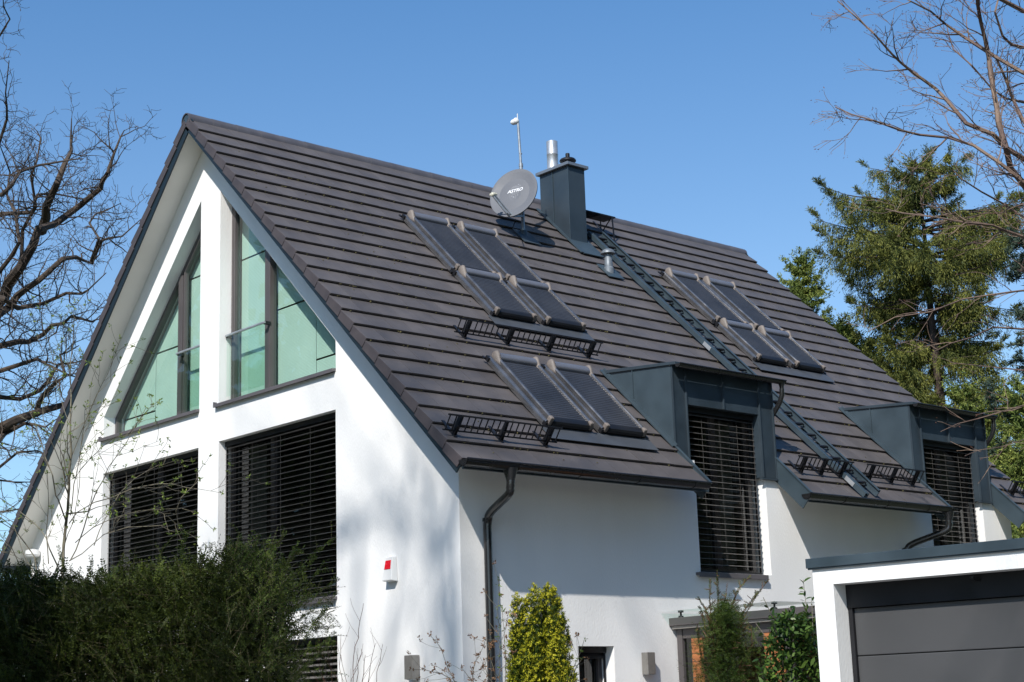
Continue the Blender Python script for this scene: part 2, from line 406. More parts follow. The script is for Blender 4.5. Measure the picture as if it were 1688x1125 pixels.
# moss and bits of debris along the course edges
mo = MB(); random.seed(9)
for k in range(900):
    i = random.randint(3, 23); y = random.uniform(.05, LEN-.1); s_ = (i+1)*GA+random.uniform(.0, .012)
    if i >= 17 and not any(a+.03 < y < c-.03 for a, c in SECT): continue
    w = random.uniform(.006, .022); h = random.uniform(.006, .014)
    mo.hexa([RR(s_-.006, y, -.024), RR(s_+h, y+w*.1, -.022), RR(s_+h*.8, y+w, -.022), RR(s_-.006, y+w*.9, -.024), RR(s_-.004, y+w*.2, -.024+h*1.3), RR(s_+h*.6, y+w*.3, -.02+h*.6), RR(s_+h*.5, y+w*.8, -.02+h*.6), RR(s_-.004, y+w*.7, -.024+h*1.3)])
for k in range(110):
    i = random.randint(2, 23); y = random.uniform(.3, LEN-.3); s_ = i*GA+random.uniform(.05, .28)
    if i >= 17 and not any(a+.1 < y < c-.1 for a, c in SECT): continue
    hh = -.030*(GA*(i+1)-s_)/GA+.002; w = random.uniform(.008, .022); q = random.uniform(.006, .014)
    mo.hexa([RR(s_, y, hh), RR(s_+q, y+w*.2, hh), RR(s_+q, y+w, hh), RR(s_, y+w*.8, hh), RR(s_, y, hh+.006), RR(s_+q, y+w*.2, hh+.007), RR(s_+q, y+w, hh+.005), RR(s_, y+w*.8, hh+.006)])
mo.build('moss', M['moss'], roofo)
# ridge caps
rc = MB(); n = 30; step = LEN/n
for i in range(n):
    y0 = i*step-.012; y1 = (i+1)*step+.03
    prof = []
    for k in range(9):
        a = math.pi*(-.12+1.24*k/8); prof.append((math.cos(a), math.sin(a)))
    r0 = .114; r1 = .110; z = -.010
    ring = [(XR+q[0]*r0, y0, z+q[1]*r0) for q in prof]+[(XR+q[0]*r1, y1, z+q[1]*r1) for q in prof]
    inn = [(XR+q[0]*(r0-.016), y0, z+q[1]*(r0-.016)) for q in prof]+[(XR+q[0]*(r1-.016), y1, z+q[1]*(r1-.016)) for q in prof]
    rc.add(ring+inn, [(k, k+1, 9+k+1, 9+k) for k in range(8)]+[(18+k, 27+k, 27+k+1, 18+k+1) for k in range(8)]+[(k, 18+k, 18+k+1, k+1) for k in range(8)]+[(9+k, 9+k+1, 27+k+1, 27+k) for k in range(8)])
rc.build('ridge_cap', M['ridge'], roofo, smooth=40)
b = MB(); b.prism([(XR+math.cos(a)*.092, .0, -.02+math.sin(a)*.092) for a in [math.pi*(-.35+k*1.7/9) for k in range(10)]], (0, .03, 0))
b.build('ridge_end_plate', M['clad2'], roofo)
# roof slab, fascias, soffits
b = MB()
hb = -.14
for T, sl in ((RR, 1), (RL, 0)):
    q = [T(-.12, OV+.002, hb), T(-.12, OV+.002, -.078), T(-.12, LEN-.03, hb), T(-.12, LEN-.03, -.078)]
    segs = [(-.12, 5.7, .032, LEN-.03)]
    segs += [(5.702, 8.05, max(a, .032), min(c, LEN-.03)) for a, c in SECT] if sl else [(5.702, 8.05, .032, LEN-.03)]
    for s0, s1, a, c in segs: b.box(s0, s1, a, c, hb, -.078, T=lambda s, y, h, T=T: T(s, y, h))
b.build('soffit', M['soffit'], roofo)
b = MB()
for T, ht in ((RR, -.195), (RL, -.245)):
    ap = (XR/CA if T is RR else XR/CA)
    # board running from the apex to the eaves
    s_e = 8.17
    b.hexa([T(-.16 if T is RR else -.16, .012, ht), T(s_e, .012, ht), T(s_e, .030, ht), T(-.16, .030, ht), T(-.16, .012, -.10), T(s_e, .012, -.10), T(s_e, .030, -.10), T(-.16, .030, -.10)])
    b.hexa([T(-.16, LEN-.028, ht), T(s_e, LEN-.028, ht), T(s_e, LEN-.01, ht), T(-.16, LEN-.01, ht), T(-.16, LEN-.028, -.10), T(s_e, LEN-.028, -.10), T(s_e, LEN-.01, -.10), T(-.16, LEN-.01, -.10)])
b.prism([(XR-.06, .0135, -.06), (XR, .0135, -.19), (XR+.06, .0135, -.06), (XR, .0135, .02)], (0, .015, 0))
b.build_each('fascia', M['fascia'], roofo)
# eave boards
b = MB()
for a, c in SECT:
    b.box(8.052, 8.13, max(a, .035), min(c, LEN-.03), -.145, -.075, T=RR)
    b.box(5.800, 5.838, max(a, .035), min(c, LEN-.03), -5.80, -5.735)  # apron added to block sun slipping between roof edge and gutter
b.box(8.052, 8.13, .035, LEN-.03, -.25, -.075, T=RL)
b.build_each('eave_board', M['clad2'], roofo)
# end plates of the roof sections beside the dormers
for (y, s0) in ((DORM[0]-.012, 7.05), (DORM[0]+1.965, 7.25), (DORM[1]-.012, 7.05), (DORM[1]+2.012, 7.05)):
    b = MB(); lo = -.235
    b.box(s0, 8.19, y-.008, y+.008, lo, .022, T=RR); b.box(s0, 8.17, y-.02, y+.02, .010, .024, T=RR)
    b.build('end_plate', M['clad2'], roofo)
# gutters of the main roof
def gutter(bm, x, y0, y1, z, r, lip=.012):
    pr = [(r*math.cos(a), r*math.sin(a)) for a in [math.pi+math.pi*k/10 for k in range(11)]]
    pi = [((r-.006)*math.cos(a), (r-.006)*math.sin(a)) for a in [2*math.pi-math.pi*k/10 for k in range(11)]]
    bm.sweep((x, y0, z), (x, y1, z), pr+pi, (1, 0, 0), (0, 0, 1))
    bm.tube([(x+r, y0, z), (x+r, y1, z)], lip, 8)
    for y in (y0, y1-.008):
        bm.prism([(x+c[0], y, z+c[1]) for c in pr], (0, .008, 0))
    y = y0+.75
    while y < y1-.1:
        p2 = [((r+.006)*math.cos(a), (r+.006)*math.sin(a)) for a in [math.pi+math.pi*k/10 for k in range(11)]]
        bm.sweep((x, y, z), (x, y+.035, z), p2+[(q[0]*.93, q[1]*.93) for q in p2[::-1]], (1, 0, 0), (0, 0, 1)); y += .95
GX, GZ, GR = 5.925, -5.715, .078
for a, c in ((-.05, DORM[0]-.14), (DORM[0]+1.78, DORM[1]-.15), (DORM[1]+2.0, LEN+.02)):
    g = MB(); gutter(g, GX, a, c, GZ, GR); g.build('gutter', M['gutter'], house, smooth=35)
# downpipes with swan neck
def downpipe(y, y2, z2=G):
    g = MB(); g.lathe((GX, y, GZ-.21), [(.045, 0), (.047, .03), (.085, .15), (.088, .16)], n=14)
    xw = W+.075
    cp = [Vector(p) for p in [(GX, y, GZ-.15), (GX, y, GZ-.20), (GX-.01, y-.0, GZ-.26), (GX-.06, y+(y2-y)*.12, GZ-.33), (xw+.10, y+(y2-y)*.80, GZ-.47), (xw+.015, y2, GZ-.55), (xw, y2, GZ-.63), (xw, y2, GZ-.72)]]
    path = smooth_path(cp, 0, .02)+[Vector((xw, y2, z2+.02))]
    g.tube(path, .047, 12); o = g.build('downpipe', M['gutter'], house, smooth=60)
    k = MB()
    for z in (-6.28, -8.2): k.lathe((xw, y2, z), [(.054, 0), (.054, .035)], n=14)
    k.box(W+.002, xw, y2-.01, y2+.01, -6.275, -6.25)
    k.build_each('pipe_clip', M['gutter'], o)
downpipe(.62, .75); downpipe(9.30-.36, 8.66)

# ---- gable windows with green glass
def clip_frame(pts, t):
    """inset a convex polygon by t"""
    n = len(pts); cx = sum(p[0] for p in pts)/n; cz = sum(p[1] for p in pts)/n; L = []
    for i in range(n):
        a = Vector(pts[i]); c = Vector(pts[(i+1) % n]); d = (c-a).normalized(); nn = Vector((-d.y, d.x))
        if nn.dot(Vector((cx, cz))-a) < 0: nn = -nn
        L.append((a+nn*t, d))
    out = []
    for i in range(n):
        p, d = L[i-1]; q, e = L[i]; den = d.x*e.y-d.y*e.x; k = ((q.x-p.x)*e.y-(q.y-p.y)*e.x)/den; out.append(tuple(p+d*k))
    return out
def ring(bm, outer, inner, y0, y1):
    n = len(outer)
    A = [(p[0], y0, p[1]) for p in outer]; B = [(p[0], y0, p[1]) for p in inner]; C = [(p[0], y1, p[1]) for p in outer]; D = [(p[0], y1, p[1]) for p in inner]
    f = []
    for i in range(n):
        j = (i+1) % n; f += [(i, j, n+j, n+i), (2*n+i, 3*n+i, 3*n+j, 2*n+j), (n+i, n+j, 3*n+j, 3*n+i), (i, 2*n+i, 2*n+j, j)]
    bm.add(A+B+C+D, f)
def half(pts, x, side):
    """part of a polygon left (-1) or right (1) of x"""
    out = []; n = len(pts)
    for i in range(n):
        a, c = pts[i], pts[(i+1) % n]; ia = (a[0]-x)*side >= 0; ic = (c[0]-x)*side >= 0
        if ia: out.append(a)
        if ia != ic: t = (x-a[0])/(c[0]-a[0]); out.append((x, a[1]+t*(c[1]-a[1])))
    return out
def green_window(poly, mull, sash_side, seams, lab, sillx, rail):
    y = .60
    fr = MB(); inner = clip_frame(poly, .045); ring(fr, clip_frame(poly, -.01), inner, y, y+.09)
    zt = max(p[1] for p in half(inner, mull, -1) if abs(p[0]-mull) < 1e-6); zb = min(p[1] for p in half(inner, mull, -1) if abs(p[0]-mull) < 1e-6)
    fr.box(mull-.06, mull+.06, y-.012, y+.088, zb+.001, zt)
    wo = fr.build('window', M['frame'], house, bevel=.004); tag(wo, lab)
    sp = half(inner, mull+.06*sash_side, sash_side); sh = MB(); si = clip_frame(sp, .036); ring(sh, clip_frame(sp, .001), si, y+.005, y+.07)
    sh.build('sash', M['frame'], wo, bevel=.004)
    for p in (half(inner, mull-.06, -1), half(inner, mull+.06, 1)):
        g = MB(); g.add([(q[0], y+.045, q[1]) for q in p], [tuple(range(len(p)))]); g.build('pane', M['glass_green'], wo)
    # closed pleated blinds: separate panels with dark gaps where they meet
    xs = sorted({q[0] for q in inner}); lo, hi = min(xs), max(xs)
    bl = MB()
    for xa_, xb_, zc in seams:
        p = half(half(inner, xa_+.004, 1), xb_-.004, -1); pz = [(q[1], q[0]) for q in p]
        for z0, z1 in ((zc+.012, 99), (-99, zc-.012)):
            pp = half(pz, z0, 1); pp = half(pp, z1, -1) if pp else pp
            if len(pp) > 2: bl.add([(q[1], y+.14, q[0]) for q in pp], [tuple(range(len(pp)))])
    bl.build('pleated_blind', M['pleat'], wo)
    s = MB(); x0, x1, z = sillx
    s.hexa([(x0, OV-.055, z-.065), (x1, OV-.055, z-.065), (x1, y+.02, z-.055), (x0, y+.02, z-.055), (x0, OV-.055, z-.03), (x1, OV-.055, z-.03), (x1, y+.02, z+.02), (x0, y+.02, z+.02)])
    s.box(x0, x0+.012, OV-.057, OV+.02, z-.07, z+.005); s.box(x0, x1, OV-.058, OV-.05, z-.075, z-.028)
    s.build('sill', M['sill'], wo, bevel=.003)
    r = MB(); xa, xb = rail
    r.bar((xa, .50, -3.16), (xb, .50, -3.16), .03, .03); ro = r.build('guard_rail', M['steel'], wo, bevel=.006)
    k = MB()
    for x in ((xa+.02, xb-.02)): k.box(x-.018, x+.018, .505, .60, -3.185, -3.14)
    k.build_each('rail_bracket', M['blackm'], ro)
    g = MB(); g.add([(xa+.02, .51, -4.02), (xb-.02, .51, -4.02), (xb-.02, .51, -3.175), (xa+.02, .51, -3.175)], [(0, 1, 2, 3)]); g.build('guard_glass', M['glass_clear'], ro)
green_window(w1, -1.235, 1, ((-3.2, -2.19, -3.81), (-2.19, -1.235, -2.94), (-1.235, -.3, -2.0)), 'left triangular green-tinted window of the gable', (-3.235, -.352, -4.09), (-1.17, -.37))
green_window(w2, 1.10, -1, ((.1, 1.10, -2.035), (1.10, 2.03, -2.95), (2.03, 3.0, -3.81)), 'right triangular green-tinted window of the gable', (.10, 2.928, -4.10), (.17, 1.17))
b = MB()   # second vertical joint between the blinds' widths
# ---- venetian blind windows
def slats(bm, T, a0, a1, z0, z1, pitch, depth, tilt):
    z = z1; dx = depth/2
    while z > z0:
        pts = []
        for k in range(4):
            q = -1+2*k/3; d = q*dx*math.cos(tilt); h = q*dx*math.sin(tilt)+(1-q*q)*.004
            pts.append((d, h))
        vs = [T(a0, d, z+h) for d, h in pts]+[T(a1, d, z+h) for d, h in pts]+[T(a0, d, z+h-.0035) for d, h in pts]+[T(a1, d, z+h-.0035) for d, h in pts]
        f = []
        for k in range(3): f += [(k, k+1, 4+k+1, 4+k), (8+k, 12+k, 12+k+1, 8+k+1)]
        f += [(0, 4, 12, 8), (3, 11, 15, 7), (0, 8, 9, 1), (1, 9, 10, 2), (2, 10, 11, 3), (4, 5, 13, 12), (5, 6, 14, 13), (6, 7, 15, 14)]
        bm.add(vs, f); z -= pitch
    for a in [a0+.02, a1-.02]+[a0+(a1-a0)*t for t in (.25, .5, .75)]:
        for d in (-dx*.9, dx*.9):
            p = T(a, d, z0); q = T(a, d, z1); bm.bar(p, q, .0018, .0018, up=(1, 0, 0))
def blind_window(T, a0, a1, z0, z1, lab, pane_d, blind_d, sm, tilt, mull, sill=None, curtain=None, pitch=.073, curt_mat='curtain'):
    """T(a, depth inwards, z); frame, pane, blind, sill"""
    fr = MB(); d0 = pane_d
    for (p, q, r, s_) in ((a0-.01, a0+.06, z0, z1), (a1-.06, a1+.01, z0, z1), (a0+.0605, a1-.0605, z1-.06, z1+.01), (a0+.0605, a1-.0605, z0-.01, z0+.07)):
        fr.box(p, q, d0, d0+.08, r, s_, T=T)
    for mu in mull: fr.box(mu-.045, mu+.045, d0-.004, d0+.084, z0+.0705, z1-.0605, T=T)
    wo = fr.build('window', M['frame'], house, bevel=.004); tag(wo, lab)
    g = MB(); g.add([T(a0+.05, d0+.04, z0+.05), T(a1-.05, d0+.04, z0+.05), T(a1-.05, d0+.04, z1-.05), T(a0+.05, d0+.04, z1-.05)], [(0, 1, 2, 3)]); g.build('pane', M['glass_dark'], wo)
    bl = MB(); slats(bl, lambda a, d, z: T(a, blind_d+d, z), a0+.015, a1-.015, z0+.06, z1-.10, pitch, .075, tilt)
    bo = bl.build('venetian_blind', M[sm], wo)
    hb_ = MB(); hb_.box(a0+.01, a1-.01, blind_d-.035, blind_d+.035, z1-.07, z1-.004, T=T); hb_.box(a0+.012, a1-.012, blind_d-.03, blind_d+.03, z0+.012, z0+.03, T=T)
    for a in (a0+.004, a1-.022): hb_.box(a, a+.018, blind_d-.012, blind_d+.012, z0+.035, z1-.075, T=T)
    hb_.build('blind_rail', M['blackm'], bo)
    if sill:
        s = MB(); s.box(sill[0], sill[1], -.06, d0+.01, z0-.045, z0-.012, T=T); s.box(sill[0], sill[1], -.063, -.056, z0-.07, z0-.008, T=T); s.build('sill', M['sill'], wo, bevel=.003)
    if curtain:
        c = MB(); c0, c1 = curtain; n = 26
        vs = []; f = []
        for k in range(n+1):
            a = c0+(c1-c0)*k/n; d = d0+.22+.03*math.sin(k*1.9); vs += [T(a, d, z0), T(a, d, z1-.05)]
        for k in range(n): f.append((2*k, 2*k+2, 2*k+3, 2*k+1))
        c.add(vs, f); c.build('curtain', M[curt_mat], wo, smooth=80)
def T_g(a, d, z): return Vector((a, OV+d, z))
def T_s(a, d, z): return Vector((W-d, a, z))
blind_window(T_g, -3.16, -.366, -6.93, -4.655, 'lower left gable window behind black venetian blind', .20, .13, 'slat', math.radians(6.5), (-1.8,))
blind_window(T_g, .165, 2.922, -6.93, -4.645, 'lower right gable window behind black venetian blind', .20, .13, 'slat', math.radians(6.5), (1.2,), curtain=(.30, .75), sill=(.12, 2.93))
blind_window(T_g, 1.4, 2.925, -8.9, -7.41, 'small ground floor gable window with grey blind at the hedge', .20, .13, 'slat_grey', math.radians(25), (), pitch=.073)
blind_window(T_s, 2.15, 2.735, -9.4, -7.65, 'narrow dark window beside the golden yew', .22, .16, 'blackm', math.radians(70), (), pitch=.5, curtain=(2.45, 2.62))
ords = ['near', 'far']
for i, y in enumerate(DORM):
    blind_window(T_s, y+.255, y+1.665, -6.72, -4.585, ords[i]+' dormer window reaching below the eaves, black slatted blind', .19, .10, 'slat_grey', math.radians(10), (y+.96,), sill=(y+.27, y+1.60) if 0 else (y+.30, y+1.625) if i else (y+.27, y+1.61), curtain=(y+1.05, y+1.52), pitch=.077)

# ---- dormers
def dormer(y, i):
    y1 = y+1.96; xf = W+.024; xb = W-.18; zt = -4.09; zl_ = -4.585; zb = -5.43
    f = MB()
    f.box(xb, xf, y, y+.25, zb, zt); f.box(xb, xf, y+1.66, y1, zb, zt); f.box(xb, xf, y+.2505, y+1.6595, zl_, zt)
    do = f.build('dormer', M['clad'], house, bevel=.004)
    tag(do, ords[i]+' dormer clad in dark blue-grey sheet metal')
    s = MB()
    for yy, z0 in ((y+.235, zb), (y+.955, zl_), (y+1.675, zb)): s.box(xf+.001, xf+.026, yy-.008, yy+.008, z0+.002, zt-.002)
    s.box(xf-.004, xf+.02, y1-.012, y1+.006, zb, zt-.002); s.box(xf-.004, xf+.012, y-.006, y+.014, zb+.3, zt-.002)
    s.box(W+.001, xf+.03, y+1.64, y1+.01, zb-.028, zb-.006); s.box(W+.001, xf+.03, y+.0, y+.27, zb-.028, zb-.006)
    s.build_each('standing_seam', M['clad'], do)
    c = MB(); tip = (4.06, -3.955)
    for yy, t in ((y-.006, .022), (y1-.014, .022)):
        c.prism([(tip[0], yy, tip[1]-.03), (xb+.19, yy, zt+.02), (xb+.19, yy, -5.30), (xf-.03, yy, -5.30)][:3], (0, t, 0))
    c.box(4.62, 4.63, y-.024, y-.005, -4.6, -4.01); c.build_each('cheek', M['clad2'], do)
    h = MB(); h.box(5.68, 7.42, y-.075, y-.008, .004, .022, T=RR); h.box(5.68, 7.42, y-.02, y-.008, .0, .05, T=RR)
    h.box(5.70, 7.3, y1+.008, y1+.07, .004, .022, T=RR); h.build_each('flashing', M['clad2'], do)
    r = MB(); r.hexa([(4.00, y-.03, -3.99), (5.40, y-.03, -4.105), (5.40, y1+.03, -4.105), (4.00, y1+.03, -3.99), (4.00, y-.03, -3.945), (5.40, y-.03, -4.065), (5.40, y1+.03, -4.065), (4.00, y1+.03, -3.945)])
    r.build('dormer_roof', M['clad'], do, bevel=.004)
    g = MB(); gutter(g, 5.455, y-.04, y1+.10, -4.105, .052, .009); g.build('gutter', M['gutter'], do, smooth=35)
    p = MB(); yy = y1+.055
    p.lathe((5.455, yy, -4.25), [(.03, 0), (.03, .06), (.048, .12)], n=12)
    p.tube([(5.455, yy, -4.22), (5.45, yy, -4.30), (5.40, yy-.0, -4.40), (5.33, yy, -4.48), (5.26, yy-.0, -4.55), (5.20, yy, -4.66), (5.19, yy, -4.78)], .034, 12)
    p.build('spout', M['gutter'], do, smooth=50)
for i, y in enumerate(DORM): dormer(y, i)

# ---- chimney and roof pipes
b = MB(); b.box(.295, .985, 6.44, 6.81, -1.3, .33); ch = b.build('chimney', M['clad'], roofo, bevel=.004)
b = MB(); b.box(.606, .618, 6.425, 6.44, -.60, .325); b.box(.975, .99, 6.435, 6.445, -.93, .325); b.box(.25, 1.035, 6.385, 6.865, .331, .385); b.box(.29, .99, 6.432, 6.439, .30, .329)
cc = MB(); cc.box(.25, 1.035, 6.385, 6.865, .331, .385)
b = MB(); b.box(.606, .618, 6.425, 6.439, -.60, .325); b.box(.978, .99, 6.431, 6.439, -.93, .325); b.box(.986, .992, 6.44, 6.81, -1.0, -.93)
b.box(1.36, 1.80, 6.42, 6.86, .003, .02, T=RR); b.box(.35, 1.78, 6.37, 6.435, .003, .022, T=RR); b.box(.35, 1.78, 6.815, 6.88, .003, .022, T=RR)
def rep(o, par): child(o, par); return o
b.build('chimney_flashing', M['clad2'], roofo)
cc.build('chimney_cap', M['capm'], roofo, bevel=.006)
b = MB(); b.lathe((.455, 6.60, .385), [(.14, 0), (.135, .012), (.10, .02), (.094, .03), (.094, .30), (.097, .305), (.097, .315), (.094, .32), (.094, .54), (.088, .54), (.088, .30)], n=28)
b.build('flue', M['steel'], roofo, smooth=35)
b = MB(); b.lathe((.80, 6.62, .385), [(.085, 0), (.085, .075), (.12, .085), (.138, .10), (.138, .118), (.12, .14), (.07, .155), (.04, .16), (.036, .165), (.036, .235), (.03, .24)], n=28)
b.build('chimney_cowl', M['blackm'], roofo, smooth=30)
vb_ = RR(2.28, 6.62, 0)
b = MB(); b.lathe(vb_-Vector((0, 0, .06)), [(.085, 0), (.085, .10), (.066, .13), (.066, .19), (.062, .20), (.062, .33), (.05, .34), (.05, .36), (.12, .345), (.115, .375), (.07, .415), (.02, .425)], n=24)
b.build('vent_pipe', M['vent'], roofo, smooth=30)
b = MB(); b.box(2.12, 2.50, 6.46, 6.80, .004, .018, T=RR); b.build('vent_flashing', M['clad2'], roofo)

# ---- roof windows with outer shutters
def roof_window(y0, s0, s1, lab):
    wd = .80
    c = MB()   # curb / frame
    for a in (y0, y0+wd-.055):
        pr = [(0, 0), (.055, 0), (.055, .065), (.045, .085), (.028, .092), (.011, .085), (0, .065)]
        c.add([RR(s0+.02, a+p[0], p[1]) for p in pr]+[RR(s1+.0, a+p[0], p[1]) for p in pr], [(i, (i+1) % 7, 7+(i+1) % 7, 7+i) for i in range(7)]+[tuple(range(7))[::-1], tuple(range(7, 14))])
    c.box(s0+.03, s1-.02, y0+.056, y0+wd-.056, .0, .055, T=RR)
    wo = c.build('roof_window', M['alu'], roofo, smooth=35); tag(wo, lab)
    r = MB()
    for a in (y0+.075, y0+wd-.075):
        pr = [(-.022, .06), (.022, .06), (.022, .125), (.012, .138), (-.012, .138), (-.022, .125)]
        r.add([RR(s0+.08, a+p[0], p[1]) for p in pr]+[RR(s1-.01, a+p[0], p[1]) for p in pr], [(i, (i+1) % 6, 6+(i+1) % 6, 6+i) for i in range(6)]+[tuple(range(6))[::-1], tuple(range(6, 12))])
    r.build_each('side_rail', M['alu'], wo, smooth=35)
    h = MB(); pr = [(.062*math.cos(a)*1.15, .118+.050*math.sin(a)) for a in [math.pi*(-.15+1.3*k/9) for k in range(10)]]+[(-.075, .05), (.07, .05)]
    n = len(pr); h.add([RR(s0+.06+p[0], y0+.10, p[1]) for p in pr]+[RR(s0+.06+p[0], y0+wd-.10, p[1]) for p in pr], [(i, (i+1) % n, n+(i+1) % n, n+i) for i in range(n)]+[tuple(range(n))[::-1], tuple(range(n, 2*n))])
    h.build('shutter_housing', M['housing'], wo, smooth=40)
    for sgn, a in ((-1, y0+.072), (1, y0+wd-.072)):
        e = MB(); n = 14; P = []
        for j, t in enumerate((-1, -.8, -.45, 0, .45, .8, 1)):
            k = math.sqrt(max(0, 1-t*t*.96)); yy = a+t*.038
            for q in range(n):
                th = 2*math.pi*q/n; cx, cy = math.cos(th), math.sin(th)
                rs = .088*k*(1+(1.1 if cx > 0 else 0)*max(0, cx)**3); rh = .082*k*(1-.35*max(0, cx))
                P.append(RR(s0+.06+rs*cx, yy, .115+rh*cy-.02*max(0, cx)))
        f = [(j*n+q, j*n+(q+1) % n, (j+1)*n+(q+1) % n, (j+1)*n+q) for j in range(6) for q in range(n)]+[tuple(range(n))[::-1], tuple(range(6*n, 7*n))]
        e.add(P, f); e.build('end_cap', M['capbrown'], wo, smooth=60)
        e = MB(); e.box(s1-.045, s1+.025, a-.03, a+.03, .03, .143, T=RR); e.build('rail_foot', M['capbrown'], wo, bevel=.015)
    l = MB(); ns = int((s1-s0-.12)/.044); vs = []; f = []; sa_ = s0+.10
    for k in range(ns):
        sa = sa_+k*.044; pf = [(0, .098), (.006, .106), (.020, .111), (.036, .106), (.042, .098)]
        bb = len(vs)
        for p in pf: vs += [RR(sa+p[0], y0+.095, p[1]), RR(sa+p[0], y0+wd-.095, p[1])]
        for q in range(4): f.append((bb+2*q, bb+2*q+2, bb+2*q+3, bb+2*q+1))
        if k: f.append((bb-2, bb, bb+1, bb-1))
    l.add(vs, f); l.build('slat_curtain', M['lamella'], wo)
    k = MB(); pr = [(0, .01), (.06, .01), (.085, .04), (.085, .075), (.07, .10), (.03, .115), (0, .115)]
    n = 7; k.add([RR(s1-.05+p[0], y0+.10, p[1]) for p in pr]+[RR(s1-.05+p[0], y0+wd-.10, p[1]) for p in pr], [(i, (i+1) % n, n+(i+1) % n, n+i) for i in range(n)]+[tuple(range(n))[::-1], tuple(range(n, 2*n))])
    k.build('bottom_bar', M['blackm'], wo, smooth=30)
    k = MB(); k.box(s0-.02, s0+.05, y0-.02, y0+.04, .02, .075, T=RR); k.box(s0-.05, s0+.0, y0-.05, y0-.02, .03, .045, T=RR); k.box(s1-.03, s1+.03, y0-.005, y0+.03, .02, .07, T=RR)
    k.build_each('hinge_bracket', M['blackm'], wo)
def flash(y0, y1, s0, s1):
    k = MB(); k.box(s0, s1, y0, y1, .006, .014, T=RR); k.box(s0-.2, s0, y1-.03, y1, .006, .03, T=RR)
    k.build('window_flashing', M['lead'], roofo)
PT = .925
grp = [('upper left', 2.65, 2.0, 3.50), ('lower left', 2.65, 3.56, 4.62), ('eaves', 1.76, 5.90, 7.30), ('upper right', 8.03, 2.0, 3.48), ('lower right', 8.03, 3.56, 4.58)]
for nm, y0, s0, s1 in grp:
    for k in (0, 1):
        roof_window(y0+k*PT, s0, s1, ['left', 'right'][k]+' roof window of the '+nm+' pair, outer shutter closed')
flash(2.60, 4.42, 4.63, 4.88); flash(1.71, 3.53, 7.32, 7.56); flash(7.98, 9.80, 4.60, 4.84)

# ------------------------------------------------------------------ things fixed on the roof
def snow_guard(y0, y1, s, nb, lab):
    o = empty('snow_guard', RR(s, (y0+y1)/2, 0), lab, 'snow guard', 'snow guards on the tiled roof')
    g = MB(); lean = -.03
    a, c = y0, y1
    g.bar(RR(s, a, .045), RR(s, c, .045), .013, .016); g.bar(RR(s+lean, a, .228), RR(s+lean, c, .228), .015, .018)
    n = int(round((c-a)/.093))
    for k in range(n+1):
        y = a+.03+(c-a-.06)*k/n; g.bar(RR(s, y, .045), RR(s+lean, y, .228), .011, .011, up=(0, 1, 0))
    g.build('grille', M['blackm'], o)
    for k in range(nb):
        y = a+.17+(c-a-.34)*k/(nb-1)
        h = MB()
        for dy in (-.02, .014):
            P = [RR(s+.04, y+dy, .005), RR(s-.055, y+dy, .005), RR(s-.035, y+dy, .12), RR(s+lean-.012, y+dy, .235), RR(s+lean+.016, y+dy, .235)]
            h.prism(P, (0, .006, 0))
        h.box(s-.25, s+.06, y-.022, y+.022, .002, .010, T=RR); h.box(s+.012, s+.02, y-.02, y+.02, .01, .12, T=RR)
        h.build('bracket', M['blackm'], o)
snow_guard(1.58, 4.10, 5.33, 4, 'black snow guard grille between the lower left and eaves shutter pairs')
snow_guard(-.02, 1.68, 7.70, 3, 'black snow guard grille at the near verge corner above the downpipe')
snow_guard(6.02, 7.22, 7.66, 3, 'black snow guard grille left of the ladder foot')
snow_guard(7.52, 8.90, 7.66, 3, 'black snow guard grille between ladder foot and far dormer')
snow_guard(11.22, 11.92, 7.62, 2, 'black snow guard grille beyond the far dormer, partly behind twigs')

lad = empty('roof_ladder', RR(8.15, 7.25, 0), 'long blue-grey metal roof ladder running from eaves to chimney', 'ladder')
b = MB(); b.box(1.0, 8.16, 7.055, 7.075, .015, .085, T=RR); b.box(1.0, 8.16, 7.076, 7.11, .015, .022, T=RR); b.box(1.0, 8.16, 7.0755, 7.10, .078, .085, T=RR); b.box(1.0, 8.16, 7.12, 7.135, .03, .085, T=RR)
b.build('side_rail', M['clad2'], lad)
b = MB(); b.box(.95, 8.10, 7.41, 7.424, .015, .118, T=RR); b.box(.95, 8.10, 7.385, 7.4095, .108, .118, T=RR); b.box(.95, 8.10, 7.385, 7.4095, .015, .023, T=RR)
b.build('side_rail', M['clad2'], lad)
s = 1.12; rg = None
while s < 8.1:
    b = MB(); b.box(s, s+.030, 7.136, 7.384, .055, .075, T=RR); b.box(s-.004, s, 7.136, 7.384, .03, .075, T=RR)
    b.build('rung', M['blackm'], lad); s += .28
for s in (4.35, 7.75):
    b = MB(); b.box(s, s+.18, 7.048, 7.054, .02, .08, T=RR); b.build('joint_sleeve', M['steel'], lad)
b = MB()
for s in (1.3, 3.0, 4.8, 6.4, 7.9):
    b.box(s-.2, s, 7.09, 7.12, .003, .014, T=RR); b.box(s-.2, s, 7.36, 7.38, .003, .014, T=RR)
b.build_each('hook', M['blackm'], lad)

stp = empty('roof_step', RR(.6, 7.4, 0), 'black grated sweep platform on the roof behind the chimney', 'roof step')
b = MB(); x0, x1, z = .40, .68, -.24
for k in range(15): x = x0+(x1-x0)*k/14; b.bar((x, 6.95, z), (x, 7.80, z), .006, .022)
for k in range(18): y = 6.95+.85*k/17; b.bar((x0, y, z), (x1, y, z), .006, .02)
b.build('grating', M['blackm'], stp)
for y in (7.05, 7.72):
    b = MB(); b.bar((x1, y, z-.01), RR(.98, y, .01), .03, .008); b.bar((x0, y, z-.01), RR(.55, y, .01), .02, .008); b.bar(RR(.3, y, .01), RR(1.1, y, .01), .03, .008); b.bar((x1-.02, y, z-.01), RR(.62, y, .01), .02, .008)
    b.build('bracket', M['blackm'], stp)

